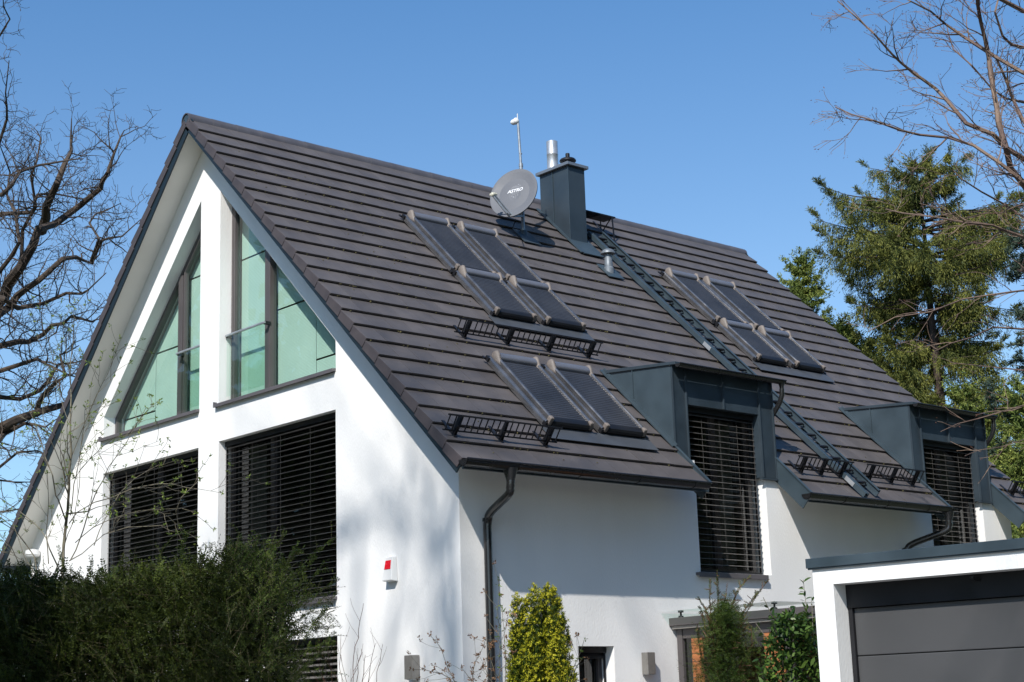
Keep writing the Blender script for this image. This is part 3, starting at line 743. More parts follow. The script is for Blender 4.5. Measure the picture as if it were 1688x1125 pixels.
# satellite dish
dish = empty('satellite_dish', (1.10, 5.30, -1.12), 'grey round satellite dish with white lettering on the roof left of the chimney', 'satellite dish')
b = MB(); b.tube([(1.10, 5.30, -1.2), (1.10, 5.30, .05)], .030, 14); b.tube([(1.10, 5.30, .05), (1.085, 5.28, .80)], .021, 12)
b.lathe((1.10, 5.30, .04), [(.034, 0), (.034, .05)], n=14); b.lathe((1.10, 5.30, .25), [(.026, 0), (.026, .012)], n=14)
b.build('mast', M['galv'], dish, smooth=40)
b = MB(); b.lathe((1.10, 5.30, -1.19), [(.13, 0), (.075, .05), (.06, .17), (.055, .17)], n=18); b.box(1.45, 1.85, 5.12, 5.46, .004, .016, T=RR); b.build('mast_flashing', M['clad'], dish, smooth=40)
DC = Vector((1.245, 5.02, -.52)); DA = Vector((.42, -.85, .36)).normalized()
du = Vector((0, 0, 1)); du = (du-DA*du.dot(DA)).normalized(); dr = du.cross(DA).normalized()
RX, RY = .385, .455
def dpt(x, y, off=0):   # x to the viewer's right in metres
    return DC - dr*x*-1 + du*y + DA*(.055*((x/RX)**2+(y/RY)**2)*1.0+off)
dr = -dr if dr.dot(RT) < 0 else dr
def dpt(x, y, off=0): return DC + dr*x + du*y + DA*(.06*((x/RX)**2+(y/RY)**2)+off)
b = MB(); n = 48; nr = 8; vs = [dpt(0, 0)]
for j in range(1, nr+1):
    for k in range(n): a = 2*math.pi*k/n; vs.append(dpt(RX*j/nr*math.cos(a), RY*j/nr*math.sin(a)))
for k in range(n): a = 2*math.pi*k/n; vs.append(dpt(RX*1.02*math.cos(a), RY*1.02*math.sin(a), -.004))
for k in range(n): a = 2*math.pi*k/n; vs.append(dpt(RX*1.02*math.cos(a), RY*1.02*math.sin(a), -.026))
for k in range(n): a = 2*math.pi*k/n; vs.append(dpt(RX*.98*math.cos(a), RY*.98*math.sin(a), -.014))
vs.append(dpt(0, 0, -.01)); f = [(0, 1+k, 1+(k+1) % n) for k in range(n)]
for j in range(nr+2): f += [(1+j*n+k, 1+(j+1)*n+k, 1+(j+1)*n+(k+1) % n, 1+j*n+(k+1) % n) for k in range(n)]
e = 1+(nr+2)*n; f += [(e+k, len(vs)-1, e+(k+1) % n) for k in range(n)]
b.add(vs, f); refl = b.build('reflector', M['dish'], dish, smooth=50)
# lettering on the dish
def text_mesh(body, size):
    cu = bpy.data.curves.new('t', 'FONT'); cu.body = body; cu.size = size; cu.align_x = 'CENTER'; cu.shear = .3; cu.offset = .0015
    o = bpy.data.objects.new('t', cu); COL.objects.link(o); dg = bpy.context.evaluated_depsgraph_get()
    me = bpy.data.meshes.new_from_object(o.evaluated_get(dg)); vs = [tuple(v.co) for v in me.vertices]; fs = [tuple(p.vertices) for p in me.polygons]
    bpy.data.objects.remove(o); bpy.data.meshes.remove(me); return vs, fs
tv, tf = text_mesh('ASTRO', .080)
b = MB(); ca_, sa_ = math.cos(.10), math.sin(.10)
b.add([dpt((x*ca_-y*sa_)+.0, (x*sa_+y*ca_)+.055, .004) for x, y, z in tv], tf)
lt = b.build('lettering', M['letter'], refl)
b = MB(); cx, cy = 0, .085
for k in range(26):   # striped globe behind the word
    for r0, r1 in ((.052, .056), (.066, .070), (.079, .083)):
        a0 = 2*math.pi*k/26; a1 = 2*math.pi*(k+.78)/26
        if abs(math.sin(a0)) < .42: continue
        b.add([dpt(cx+r*math.cos(a), cy+r*math.sin(a), .0035) for r, a in ((r0, a0), (r1, a0), (r1, a1), (r0, a1))], [(0, 1, 2, 3)])
for x, y in ((-.045, -.02), (-.015, -.035), (.02, -.03), (.05, -.015), (-.02, -.055), (.012, -.065), (.045, .185), (.075, .165)):
    b.add([dpt(x+.007*math.cos(a), y+.007*math.sin(a), .0036) for a in [2*math.pi*q/6 for q in range(6)]], [tuple(range(6))])
b.build('logo', M['logo'], refl)
LN = DC + DA*.42 + dr*-.20 + du*-.10
LN = at(813.5, 321, (DC-CAM).dot(_f)-.38)
bot = dpt(-.02, -RY*.98, 0)
b = MB()
b.tube([bot-DA*.03, bot+DA*.10-du*.02, LN-du*.03], .018, 8); b.tube([dpt(.03, -RY*.95, -.02), dpt(-.05, -RY*.8, .10), LN+dr*.015], .014, 8)
b.build('feed_arm', M['galv'], dish, smooth=40)
b = MB(); ax = (dpt(0, 0)-LN).normalized(); b.lathe(LN-ax*.05, [(.018, 0), (.032, .015), (.034, .07), (.026, .085), (.026, .11)], axis=ax, n=14); b.lathe(LN-ax*.04-dr*.03, [(.012, 0), (.022, .015), (.022, .07)], axis=ax, n=10)
b.build('feed_horn', M['cream'], dish, smooth=40)
b = MB(); back = dpt(0, 0, -.02); b.bar(back, Vector((1.10, 5.30, back.z-.08)), .09, .14); b.bar(dpt(0, -.30, -.02), Vector((1.10, 5.28, -.70)), .05, .05); b.bar(bot, Vector((1.10, 5.30, -.78)), .035, .03)
b.build('mount', M['gutter'], dish)
b = MB(); b.tube([at(850, 362, 24.6), (1.06, 5.18, -.86), (1.02, 5.15, -.98), (1.08, 5.25, -1.08)], .008, 6); b.build('cable', M['blackm'], dish)
b = MB(); c0 = Vector((1.06, 5.26, .77)); b.lathe(c0-Vector((0, 0, .01)), [(.03, 0), (.05, .02), (.055, .05), (.04, .08), (.02, .10)], n=16)
b.lathe(c0+Vector((-.07, -.05, .02)), [(.02, 0), (.045, .03), (.045, .10), (.03, .13)], axis=(.75, .55, .1), n=14); b.tube([c0+Vector((.02, .02, .08)), c0+Vector((.02, .02, .16))], .008, 8)
b.build('sensor_head', M['white'], dish, smooth=50)

# ------------------------------------------------------------------ things on the walls
al = empty('alarm_siren', (4.05, OV, -6.86), 'small white alarm box with red lens on the gable wall', 'alarm')
b = MB(); x0, x1, z0, z1 = 3.955, 4.145, -6.86, -6.575
b.hexa([(x0, OV-.095, z0+.012), (x1-.01, OV-.095, z0+.012), (x1, OV-.001, z0), (x0-.01, OV-.001, z0), (x0+.03, OV-.055, z1), (x1-.03, OV-.055, z1), (x1-.02, OV-.001, z1+.01), (x0+.02, OV-.001, z1+.01)])
b.build('housing', M['white'], al, bevel=.008)
b = MB(); P = lambda u, v, o: Vector((x0+.015+.03*v*.9+(x1-x0-.03-.05*v)*u, OV-.095+.04*v-o, z0+.012+(z1-z0-.012)*v))
b.hexa([P(.0, .48, -.004), P(.85, .48, -.004), P(.85, .48, .006), P(0, .48, .006), P(.0, .86, -.004), P(.85, .86, -.004), P(.85, .86, .006), P(0, .86, .006)]); b.build('lens', M['red'], al, bevel=.003)
def wall_lamp(T, a0, a1, z0, z1, lab, loc):
    o = empty('wall_lamp', loc, lab, 'wall lamp', 'box-shaped wall lamps')
    k = MB(); k.box(a0, a1, -.115, -.012, z0, z1, T=T); k.build('body', M['lampm'], o, bevel=.005)
    k = MB(); k.box(a0+.03, a1-.03, -.0118, -.0005, z0+.02, z1-.02, T=T); k.build('back_plate', M['blackm'], o)
    k = MB(); k.box(a0+.02, a1-.02, -.10, -.03, z0-.006, z0-.0005, T=T); k.build('diffuser', M['white'], o)
wall_lamp(T_g, 4.38, 4.53, -7.98, -7.715, 'grey box wall lamp on the gable wall under the alarm box', (4.45, OV, -7.98))
wall_lamp(T_s, 3.18, 3.31, -7.985, -7.725, 'grey box wall lamp on the side wall right of the narrow window', (W, 3.25, -7.98))
rl = empty('floodlight', at(34, 930, 24.5), 'small white floodlight under the left eave overhang', 'lamp')
b = MB(); c0 = Vector((-5.25, .30, -5.72)); b.lathe(c0, [(.10, 0), (.12, .03), (.11, .10), (.04, .12)], n=16); b.build('housing', M['white'], rl, smooth=40)
b = MB(); b.bar(c0+Vector((0, .02, .06)), (-5.25, OV+.0, -5.62), .04, .04); b.build('arm', M['white'], rl)

# ---- porch canopy
pc = empty('porch_canopy', (5.8, 3.7, G), 'flat grey porch with glass edge and larch board walls beside the side wall', 'porch')
b = MB(); b.box(W+.003, 8.6, 3.70, 6.6, -7.405, -7.31); b.build('fascia', M['frame'], pc, bevel=.004)
b = MB(); b.box(W+.02, 8.6, 3.73, 6.6, -7.445, -7.408); b.build('soffit_trim', M['lampm'], pc)
b = MB(); b.add([(W+.01, 3.55, -7.235), (7.1, 3.55, -7.235), (7.1, 4.4, -7.23), (W+.01, 4.4, -7.23)], [(0, 1, 2, 3)]); b.build('glass_roof', M['glass_clear'], pc)
b = MB()
for x in (5.42, 6.9): b.lathe((x, 3.78, -7.309), [(.035, 0), (.03, .02), (.012, .025), (.012, .06), (.035, .062), (.035, .075)], n=14)
b.build_each('clamp', M['blackm'], pc)
b = MB(); b.box(W+.03, 5.40, 3.80, 3.88, G+.03, -7.446); b.box(7.0, 7.10, 3.80, 3.88, G+.03, -7.446); b.box(5.401, 6.99, 3.81, 3.87, -7.56, -7.447); b.build('post', M['frame'], pc)
b = MB(); b.add([(5.401, 3.84, G+.03), (6.99, 3.84, G+.03), (6.99, 3.84, -7.561), (5.401, 3.84, -7.561)], [(0, 1, 2, 3)]); b.build('glazing', M['glass_dark'], pc)
b = MB()
for k in range(22):
    z = -7.56-k*.085; b.box(W+.02, 8.5, 4.9, 4.93, z-.080, z)
for k in range(26):
    z = -7.57-k*.093; b.box(5.56, 5.73, 3.79, 3.809, z-.086, z); b.box(6.70, 6.985, 3.79, 3.809, z-.086, z)
b.build('larch_wall', M['wood'], pc)

# ---- garage
ga = empty('garage', (10.45, 0, G), 'white flat-roofed garage with dark metal coping and grey sectional door', 'garage')
YG = math.radians(8); cg, sg = math.cos(YG), math.sin(YG)
def TG(a, d, z): return Vector((10.465+a*cg-d*sg, a*sg+d*cg, z))
def gb(bm, *a): bm.box(*a, T=TG)
b = MB(); gb(b, 0, .19, 0, 5.5, G, -7.4205); gb(b, 3.2, 3.45, 0, 5.5, G, -7.4205); gb(b, 0, 3.45, 0, .30, -7.42, -7.275); gb(b, .19, 3.2, 5.3, 5.5, G, -7.4205); b.build('wall', M['stucco'], ga)
b = MB(); gb(b, .0, 3.45, .3005, 5.5, -7.42, -7.29); b.build('flat_roof', M['clad'], ga)
b = MB()
P0_ = [(-.042, -.035, -7.262), (-.042, -.035, -7.195)]
gb(b, -.042, 3.5, -.035, .20, -7.274, -7.192); gb(b, -.042, .2, .2005, 5.5, -7.274, -7.192); gb(b, -.03, 3.5, -.025, -.004, -7.287, -7.2745); b.build('coping', M['clad2'], ga, bevel=.003)
b = MB(); gb(b, .191, .23, .215, .30, G, -7.615); gb(b, 3.15, 3.199, .215, .30, G, -7.615); gb(b, .191, 3.199, .20, .30, -7.615, -7.4205)
b.build('door_frame', M['blackm'], ga)
b = MB(); z = -7.6155; kz = [-7.6155, -8.015, -8.52, -9.02, -9.52, G+.02]
for z1, z0 in zip(kz[:-1], kz[1:]): gb(b, .231, 3.149, .245, .285, z0+.004, z1-.004)
b.build('door', M['door'], ga, bevel=.006)
b = MB(); gb(b, .233, 3.147, .262, .28, G+.03, -7.62); b.build('door_seal', M['blackm'], ga)
b = MB(); c0 = at(1603, 955, 12.95); b.lathe(c0, [(.012, 0), (.022, .008), (.022, .02), (.012, .025)], n=12); b.bar(c0+Vector((0, .02, .0)), c0+Vector((.02, .14, 0)), .02, .02); b.build('sensor', M['blackm'], ga)

# ------------------------------------------------------------------ vegetation helpers
def path_from(p, d, L, n, wig, up):
    pts = [Vector(p)]; d = Vector(d).normalized()
    for i in range(n):
        d = (d+rv()*wig+Vector((0, 0, up))).normalized(); pts.append(pts[-1]+d*(L/n))
    return pts
def ptube(bm, pts, r0, r1, n=3):
    k = len(pts)-1; bm.tube(pts, [r0+(r1-r0)*i/k for i in range(k+1)], n, cap=False)
TIPS = []
def grow(bm, pts, r0, r1, lvl, dens, ratio, wig, up, Lmax, ang=(35, 70), start=.12, rmin=.004, sides=(3, 3, 4, 6, 8), tipn=None, flat=0):
    ptube(bm, pts, r0, r1, sides[min(lvl, len(sides)-1)])
    L = sum((c-a).length for a, c in zip(pts[:-1], pts[1:]))
    TIPS.append((pts[-1].copy(), (pts[-1]-pts[-2]).normalized(), lvl))
    if lvl <= 0: return
    nch = max(1, int(dens*L+random.random())) if lvl > 1 else max(1, int(dens*1.6*L+random.random()))
    for i in range(nch):
        t = start+(1-start)*(i+random.random())/nch
        k = min(len(pts)-2, int(t*(len(pts)-1))); fr = t*(len(pts)-1)-k
        p = pts[k].lerp(pts[k+1], min(fr, 1)); tan = (pts[k+1]-pts[k]).normalized()
        o = rv(); o.z *= (1-flat); o = (o-tan*o.dot(tan)).normalized()
        a = math.radians(random.uniform(*ang)); d = tan*math.cos(a)+o*math.sin(a)
        l = min(Lmax, max(.25, ratio*L*(1.1-.6*t)*random.uniform(.6, 1.2)))
        r = (r0+(r1-r0)*t)
        rc = max(rmin, min(r*.65, l*.018)); n = 5 if lvl > 1 else 4
        grow(bm, path_from(p, d, l, n, wig, up), rc, rmin*.7, lvl-1, dens*1.35, ratio, wig, up, Lmax*.55, ang, .15, rmin, sides, flat=flat)

def leaf_quads(P, D, N, L, Wd):
    """diamond leaves: P base, D direction, N side direction, L length, Wd width (arrays)"""
    L = L[:, None]; Wd = Wd[:, None]
    a = P; b_ = P+D*L*.45+N*Wd*.5; c = P+D*L; d = P+D*L*.45-N*Wd*.5
    v = np.stack([a, b_, c, d], 1).reshape(-1, 3); q = np.arange(len(P)*4).reshape(-1, 4)
    return v, q
def unit(a): return a/np.maximum(np.linalg.norm(a, axis=-1, keepdims=True), 1e-9)
rng = np.random.default_rng(7)
def sprays(P, D, L, nn, nl, nw, curve=.0, ang=55, flatup=True):
    """sprigs with two rows of needles: P base, D direction, L length arrays; nn pairs; returns leaf arrays and stems"""
    K = len(P); t = (np.arange(nn)+.5)/nn
    side = unit(np.cross(D, rng.normal(0, 1, (K, 3))*.6+np.array([0, 0, 1.0])))
    nrm = np.cross(side, D)
    base = P[:, None]+D[:, None]*(L[:, None]*t)[:, :, None] - np.array([0, 0, 1.0])*((L[:, None]*t)**2*curve)[:, :, None]
    out = []
    for s in (-1, 1):
        a = np.radians(ang+rng.normal(0, 9, (K, nn)))[:, :, None]
        d = D[:, None]*np.cos(a)+side[:, None]*s*np.sin(a)+nrm[:, None]*rng.normal(.15, .25, (K, nn))[:, :, None]
        d = unit(d); n = unit(np.cross(d, nrm[:, None]+rng.normal(0, .35, (K, nn, 3))))
        ln = nl*(1-.45*np.abs(t-.45)[None]*1.4)*rng.uniform(.8, 1.15, (K, nn))
        out.append((base.reshape(-1, 3), d.reshape(-1, 3), n.reshape(-1, 3), ln.ravel(), np.full(K*nn, nw)))
    A = [np.concatenate(z) for z in zip(*out)]
    return leaf_quads(*A)

LF = dict(
    yew=leaf_mat('yew_needles', (.008, .017, .005), (.075, .098, .014), .6, .1),
    yew2=leaf_mat('bright_yew_needles', (.022, .05, .010), (.13, .17, .03), .5, .2),
    gold=leaf_mat('golden_yew_needles', (.34, .36, .02), (.82, .70, .06), .5, .2),
    laurel=leaf_mat('laurel_leaf', (.022, .055, .014), (.12, .19, .035), .38, .2),
    spruce=leaf_mat('spruce_needles', (.026, .044, .012), (.25, .25, .055), .6, .12),
    spruce2=leaf_mat('young_spruce_needles', (.065, .105, .025), (.28, .31, .07), .6, .15),
    pine=leaf_mat('pine_needles', (.03, .055, .045), (.10, .13, .08), .6, .1),
    cone=leaf_mat('spruce_cones', (.10, .05, .02), (.24, .13, .06), .7, 0),
    bud=leaf_mat('young_leaf', (.10, .16, .03), (.30, .36, .09), .5, .35),
    brown=leaf_mat('withered_leaf', (.16, .08, .04), (.36, .22, .13), .7, .2),
    redbud=leaf_mat('red_buds', (.09, .035, .03), (.18, .09, .06), .7, .1),
)
def base_at(u, v, d):
    p = at(u, v, d); return (p.x, p.y, G)

# ---- big bare oak behind the left verge
random.seed(11)
oak = empty('bare_oak', base_at(-150, 900, 36), 'large bare gnarled tree behind the left roof edge', 'tree')
D0 = 36
limbs = [
 ([(-150, 640), (-60, 560), (0, 489), (34, 442), (68, 380), (93, 365), (134, 340), (162, 315), (177, 284), (188, 250), (205, 215)], .17, .02, 0),
 ([(68, 382), (81, 337), (93, 299), (106, 268), (120, 234), (118, 195)], .11, .02, .4),
 ([(-120, 600), (-40, 560), (0, 520), (13, 506), (31, 487), (68, 462), (106, 431), (120, 424), (149, 433), (168, 399), (199, 386), (232, 362)], .11, .015, -.5),
 ([(-150, 500), (-60, 380), (0, 349), (50, 349), (53, 335), (64, 322), (87, 320), (140, 324), (165, 312)], .085, .012, 1),
 ([(-150, 450), (-70, 340), (0, 318), (14, 306), (34, 286), (68, 272), (103, 270), (137, 262)], .08, .012, -1),
 ([(-150, 780), (-60, 740), (0, 705), (25, 693), (62, 684), (107, 668), (150, 645), (185, 620)], .21, .05, .2),
 ([(-150, 560), (-60, 500), (0, 489), (27, 507), (71, 502), (111, 489), (147, 480), (175, 450)], .10, .015, -.8),
 ([(-120, 600), (0, 569), (44, 564), (71, 551), (89, 536), (115, 524), (151, 529), (165, 520)], .085, .015, .8),
 ([(-150, 680), (-50, 630), (0, 613), (44, 600), (75, 600), (115, 618), (135, 625)], .09, .015, -.3),
 ([(-150, 820), (-40, 770), (0, 768), (30, 745), (60, 742), (90, 757)], .07, .012, .5),
 ([(-120, 860), (0, 790), (20, 800), (55, 795)], .05, .012, .5), ([(-120, 900), (0, 850), (20, 838), (50, 835)], .05, .012, .5),
 ([(20, 470), (40, 430), (35, 380), (60, 340), (52, 290), (70, 250), (60, 215)], .05, .01, 1.2),
 ([(-150, 880), (-60, 800), (-10, 735), (10, 715), (40, 700), (70, 705), (95, 690)], .12, .02, -.6), ([(-150, 700), (-60, 660), (-10, 655), (30, 660), (60, 640), (95, 600), (120, 600), (150, 590)], .08, .015, .7), ([(-60, 520), (0, 450), (30, 400), (25, 350), (10, 320), (15, 280), (0, 240)], .06, .012, -.9),
 ([(-90, 300), (0, 240), (12, 200), (10, 150), (15, 100)], .05, .01, 0), ([(-60, 100), (0, 60), (12, 30), (5, -10)], .03, .008, 0),
 ([(150, 430), (160, 400), (150, 370), (175, 340), (200, 335)], .03, .008, -.6),
 ([(60, 684), (75, 650), (105, 620), (100, 590), (130, 570)], .06, .01, .4),
]
cb = MB(); tb = MB()
for px, r0, r1, dd in limbs:
    n = len(px); pts = [at(u, v, D0+dd+1.5*math.sin(i*1.3+dd*5)*.5) for i, (u, v) in enumerate(px)]
    pts = smooth_path(pts, .035, .45); r0 *= 1.12
    grow(cb, pts, r0, min(r1, .010), 3, 3.1, .33, .30, .06, 1.05, ang=(30, 75), start=.1, rmin=.0055, sides=(3, 3, 4, 7), flat=.2)
ptube(tb, smooth_path([Vector(base_at(-150, 900, D0))-Vector((0, 0, .2)), at(-155, 1200, D0), at(-148, 900, D0), at(-150, 700, D0), at(-150, 450, D0), at(-120, 250, D0)], .05, .8), .55, .12, 12)
tb.build('trunk', M['bark'], oak, smooth=60); cb.build('crown', M['bark'], oak)

# ---- bare tree at the right, twigs with reddish buds
random.seed(23); TIPS.clear()
be = empty('bare_beech', base_at(1850, 900, 18.5), 'bare tree with fine reddish budding twigs reaching in from the right edge', 'tree')
D1 = 18.5
L2 = [
 ([(1850, 560), (1740, 380), (1688, 305), (1668, 276), (1657, 243), (1648, 202), (1638, 149), (1627, 82), (1616, 37), (1610, -20)], .05, .018, 0),
 ([(1850, 420), (1740, 300), (1688, 261), (1638, 224), (1594, 202), (1564, 168), (1541, 146), (1504, 119), (1470, 90), (1440, 56), (1403, 22), (1381, 2)], .045, .007, .5),
 ([(1850, 450), (1740, 330), (1688, 299), (1650, 269), (1608, 243), (1564, 228), (1519, 224), (1482, 213), (1437, 198), (1403, 190), (1377, 177)], .035, .006, -.4),
 ([(1850, 200), (1740, 140), (1688, 116), (1635, 90), (1590, 60), (1556, 41), (1534, 19), (1500, 0), (1470, -15)], .038, .006, .3),
 ([(1850, 380), (1740, 260), (1688, 202), (1672, 168), (1657, 127), (1638, 93), (1608, 71)], .035, .012, .8),
 ([(1850, 450), (1740, 390), (1688, 358), (1653, 336), (1616, 317), (1586, 295), (1570, 280)], .02, .006, .2),
 ([(1850, 500), (1740, 410), (1688, 390), (1635, 370), (1590, 366), (1541, 358), (1485, 351), (1460, 345)], .025, .006, -.6),
 ([(1850, 560), (1740, 490), (1688, 479), (1640, 485), (1587, 495), (1533, 514), (1476, 522), (1431, 547)], .016, .005, -.3),
 ([(1850, 600), (1740, 550), (1688, 542), (1636, 542), (1603, 555), (1566, 567), (1540, 580)], .02, .005, .3),
 ([(1850, 660), (1740, 620), (1688, 612), (1640, 606), (1600, 602), (1566, 598)], .016, .005, .3),
 ([(1850, 700), (1740, 668), (1688, 668), (1650, 676), (1610, 690), (1575, 700), (1550, 712)], .014, .004, -1),
 ([(1850, 760), (1740, 724), (1688, 726), (1650, 735), (1615, 742), (1590, 752)], .010, .004, -1),
 ([(1850, 60), (1740, 30), (1688, 20), (1650, 0), (1620, -20)], .04, .02, .3), ([(1850, 120), (1740, 70), (1688, 80), (1650, 60), (1640, 20), (1650, -20)], .03, .01, 1.),
 ([(1850, 160), (1688, 170), (1640, 150), (1600, 110), (1570, 80), (1560, 40)], .02, .006, 1.2),
]
cb = MB(); tb = MB()
for i, (px, r0, r1, dd) in enumerate(L2):
    pts = [at(u, v, D1+dd+.35*math.sin(k*1.1+i)) for k, (u, v) in enumerate(px)]
    low = px[-1][1] > 450
    grow(cb, smooth_path(pts, .01, .25), r0, r1, 2 if low else 3, 2.4 if low else 3.5, .26, .13, .03 if not low else .0, .60, ang=(20, 48), start=.12, rmin=.0036, sides=(3, 3, 4, 6), flat=.1)
ptube(tb, [Vector(base_at(1850, 900, D1))-Vector((0, 0, .2)), at(1850, 1100, D1), at(1850, 700, D1), at(1845, 400, D1), at(1850, 150, D1), at(1840, -300, D1)], .22, .07, 12)
tb.build('trunk', M['bark2'], be, smooth=60); cb.build('crown', M['bark2'], be)
tp = [t for t in TIPS if t[2] == 0]
P = np.repeat(np.array([t[0] for t in tp]), 3, 0); Dn = np.repeat(np.array([t[1] for t in tp]), 3, 0)
Dn = unit(Dn+rng.normal(0, .6, Dn.shape)); P = P-Dn*.01+rng.normal(0, .02, P.shape)
v, q = leaf_quads(P, Dn, unit(np.cross(Dn, rng.normal(0, 1, Dn.shape))), rng.uniform(.015, .035, len(P)), rng.uniform(.006, .012, len(P)))
np_mesh('bud', v, q, LF['redbud'], be)

# ---- conifers behind the house
def conifer(name, base, top_z, prof, lab, leaf, zlow, nwh, seed, droop=.35, hang=.55, density=1.0, per=7, cones=False, group=None, lean=(0, 0), qs=(.05, .10, .018, .035), arms=(), align=.55, kk=13):
    random.seed(seed); r = np.random.default_rng(seed)
    o = empty(name, base, lab, 'tree', group)
    base = Vector(base); H = top_z-base.z; tb = MB()
    top = Vector((base.x+lean[0], base.y+lean[1], top_z))
    tr = [base.lerp(top, k/8)+Vector((random.uniform(-.05, .05), random.uniform(-.05, .05), 0)) for k in range(9)]
    tb.tube(tr, [max(.02, .018*H*(1-k/8.4)) for k in range(9)], 9)
    tb.build('trunk', M['bark3'], o, smooth=60)
    bb = MB(); PP = []; DD = []; LL = []
    brs = []
    for w in range(nwh):
        z = zlow+(top_z-.05-zlow)*((w+random.random()*.6)/nwh)**.9
        c = base.lerp(top, (z-base.z)/H); hh = (z-zlow)/(top_z-zlow)
        for k in range(per):
            az = random.uniform(0, 2*math.pi); L = prof(hh)*random.uniform(.55, 1.15)
            brs.append((c, az, L, max(0, (hh-.78)/.22)))
    for (z, az, L) in arms: brs.append((base.lerp(top, (z-base.z)/H), az, L, .3))
    for c, az, L, upk in brs:
        d = Vector((math.cos(az), math.sin(az), 0)); n = 8; pts = []
        up = random.uniform(.05, .35)+.9*upk
        for i in range(n+1):
            t = i/n; pts.append(c+d*(L*t)+Vector((0, 0, L*(up*t-droop*2.2*t*t+droop*1.6*t**3))) + rv()*.02*L*.3)
        ptube(bb, pts, .012*L+.006, .004, 4)
        m_ = int(24*L*density)
        for j in range(m_):
            t = .18+.82*random.random()**.8; k = min(n-1, int(t*n)); p = pts[k].lerp(pts[k+1], t*n-k); tan = (pts[k+1]-pts[k]).normalized()
            side = tan.cross(Vector((0, 0, 1))).normalized()*random.choice((-1, 1))
            hg = hang*random.uniform(.25, 1)*min(1, L*.7)*(1-.5*upk)
            dirn = (tan*random.uniform(.1, .7)+side*random.uniform(0, .7)+Vector((0, 0, -1))*random.uniform(.3, 1.6)*(1 if t < .9 else .1)+Vector((0, 0, .6 if t > .92 else 0))).normalized()
            l = hg if t < .9 else .22
            PP.append(p); DD.append(dirn); LL.append(l)
    PP = np.array(PP); DD = np.array(DD); LL = np.array(LL)
    t = np.linspace(.05, 1, kk)
    pos = PP[:, None]+DD[:, None]*(LL[:, None]*t)[:, :, None]
    pos[:, :, 2] -= (LL[:, None]*t)**2*.5*hang
    pos = pos+r.normal(0, .018, pos.shape)
    dg_ = DD[:, None]-np.array([0, 0, 1.0])*(t*hang*.6)[None, :, None]; d = unit(dg_+r.normal(0, align, pos.shape)); N = unit(np.cross(d, r.normal(0, 1, pos.shape)))
    K = pos.shape[0]*kk
    v, q = leaf_quads(pos.reshape(-1, 3), d.reshape(-1, 3), N.reshape(-1, 3), r.uniform(qs[0], qs[1], K), r.uniform(qs[2], qs[3], K))
    np_mesh('crown', v, q, leaf, o)
    bb.build('limbs', M['bark3'], o)
    if cones:
        sel = r.choice(len(PP), 130); P = PP[sel]; z = np.tile([0, 0, -1.0], (130, 1))
        v, q = leaf_quads(P, unit(z+r.normal(0, .1, z.shape)), unit(np.cross(z, r.normal(0, 1, z.shape))), r.uniform(.10, .15, 130), np.full(130, .045)); np_mesh('cones', v, q, LF['cone'], o)
    return o
pT = at(1512, 262, 42)
toR = math.atan2(RT.y, RT.x)
def sp_prof(h): return min(2.6, .22+(1-h)*10)*(.82+.18*math.sin(h*9+1))
conifer('spruce', (pT.x, pT.y, G), pT.z, sp_prof, 'tall drooping spruce with cones rising behind the far roof edge', LF['spruce'], -3.2, 23, 5, per=10, cones=True, density=2.7, hang=.62, qs=(.06, .12, .013, .024), align=.38, kk=13, droop=.26,
        arms=[(3.4, toR, 2.7), (3.3, toR+.2, 2.5), (3.9, toR+math.pi, 2.6), (3.7, toR+math.pi+.25, 2.6), (2.9, toR+math.pi-.3, 2.8), (2.8, toR+math.pi+.1, 2.8), (2.2, toR, 2.2), (4.9, toR+.3, 1.4), (4.8, toR+math.pi, 1.4)])
pT = at(1318, 425, 44)
conifer('small_spruce', (pT.x, pT.y, G), pT.z, lambda h: .2+1.25*(1-h), 'smaller bright spruce tip left of the tall spruce, just over the roof', LF['spruce2'], .3, 16, 8, per=10, droop=.1, hang=.3, density=2.2)
pT = at(1384, 540, 43)
conifer('small_spruce', (pT.x, pT.y, G), pT.z, lambda h: .25+1.6*(1-h), 'low spruce between the bright spruce tip and the tall spruce', LF['spruce2'], -1.0, 16, 18, per=10, droop=.1, hang=.3, density=2.0)
pT = at(1590, 640, 38)
conifer('small_spruce', (pT.x, pT.y, G), pT.z, lambda h: .3+1.3*(1-h), 'young spruce between the tall spruce and the pine, above the far dormer', LF['spruce2'], -5.5, 18, 9, per=9, droop=.2, hang=.35, density=1.8)
pT = at(1700, 640, 34)
conifer('small_spruce', (pT.x, pT.y, G), pT.z, lambda h: .4+1.8*(1-h), 'yellow-green spruce right of the far dormer at the right edge', LF['spruce2'], -7.5, 26, 10, per=10, droop=.2, hang=.4, density=2.0)
pT = at(1420, 640, 40)
conifer('small_spruce', (pT.x, pT.y, G), pT.z, lambda h: .3+1.6*(1-h), 'low spruce filling the foot of the tall spruce behind the roof', LF['spruce2'], -6.5, 16, 12, per=9, droop=.2, hang=.45, density=1.0)

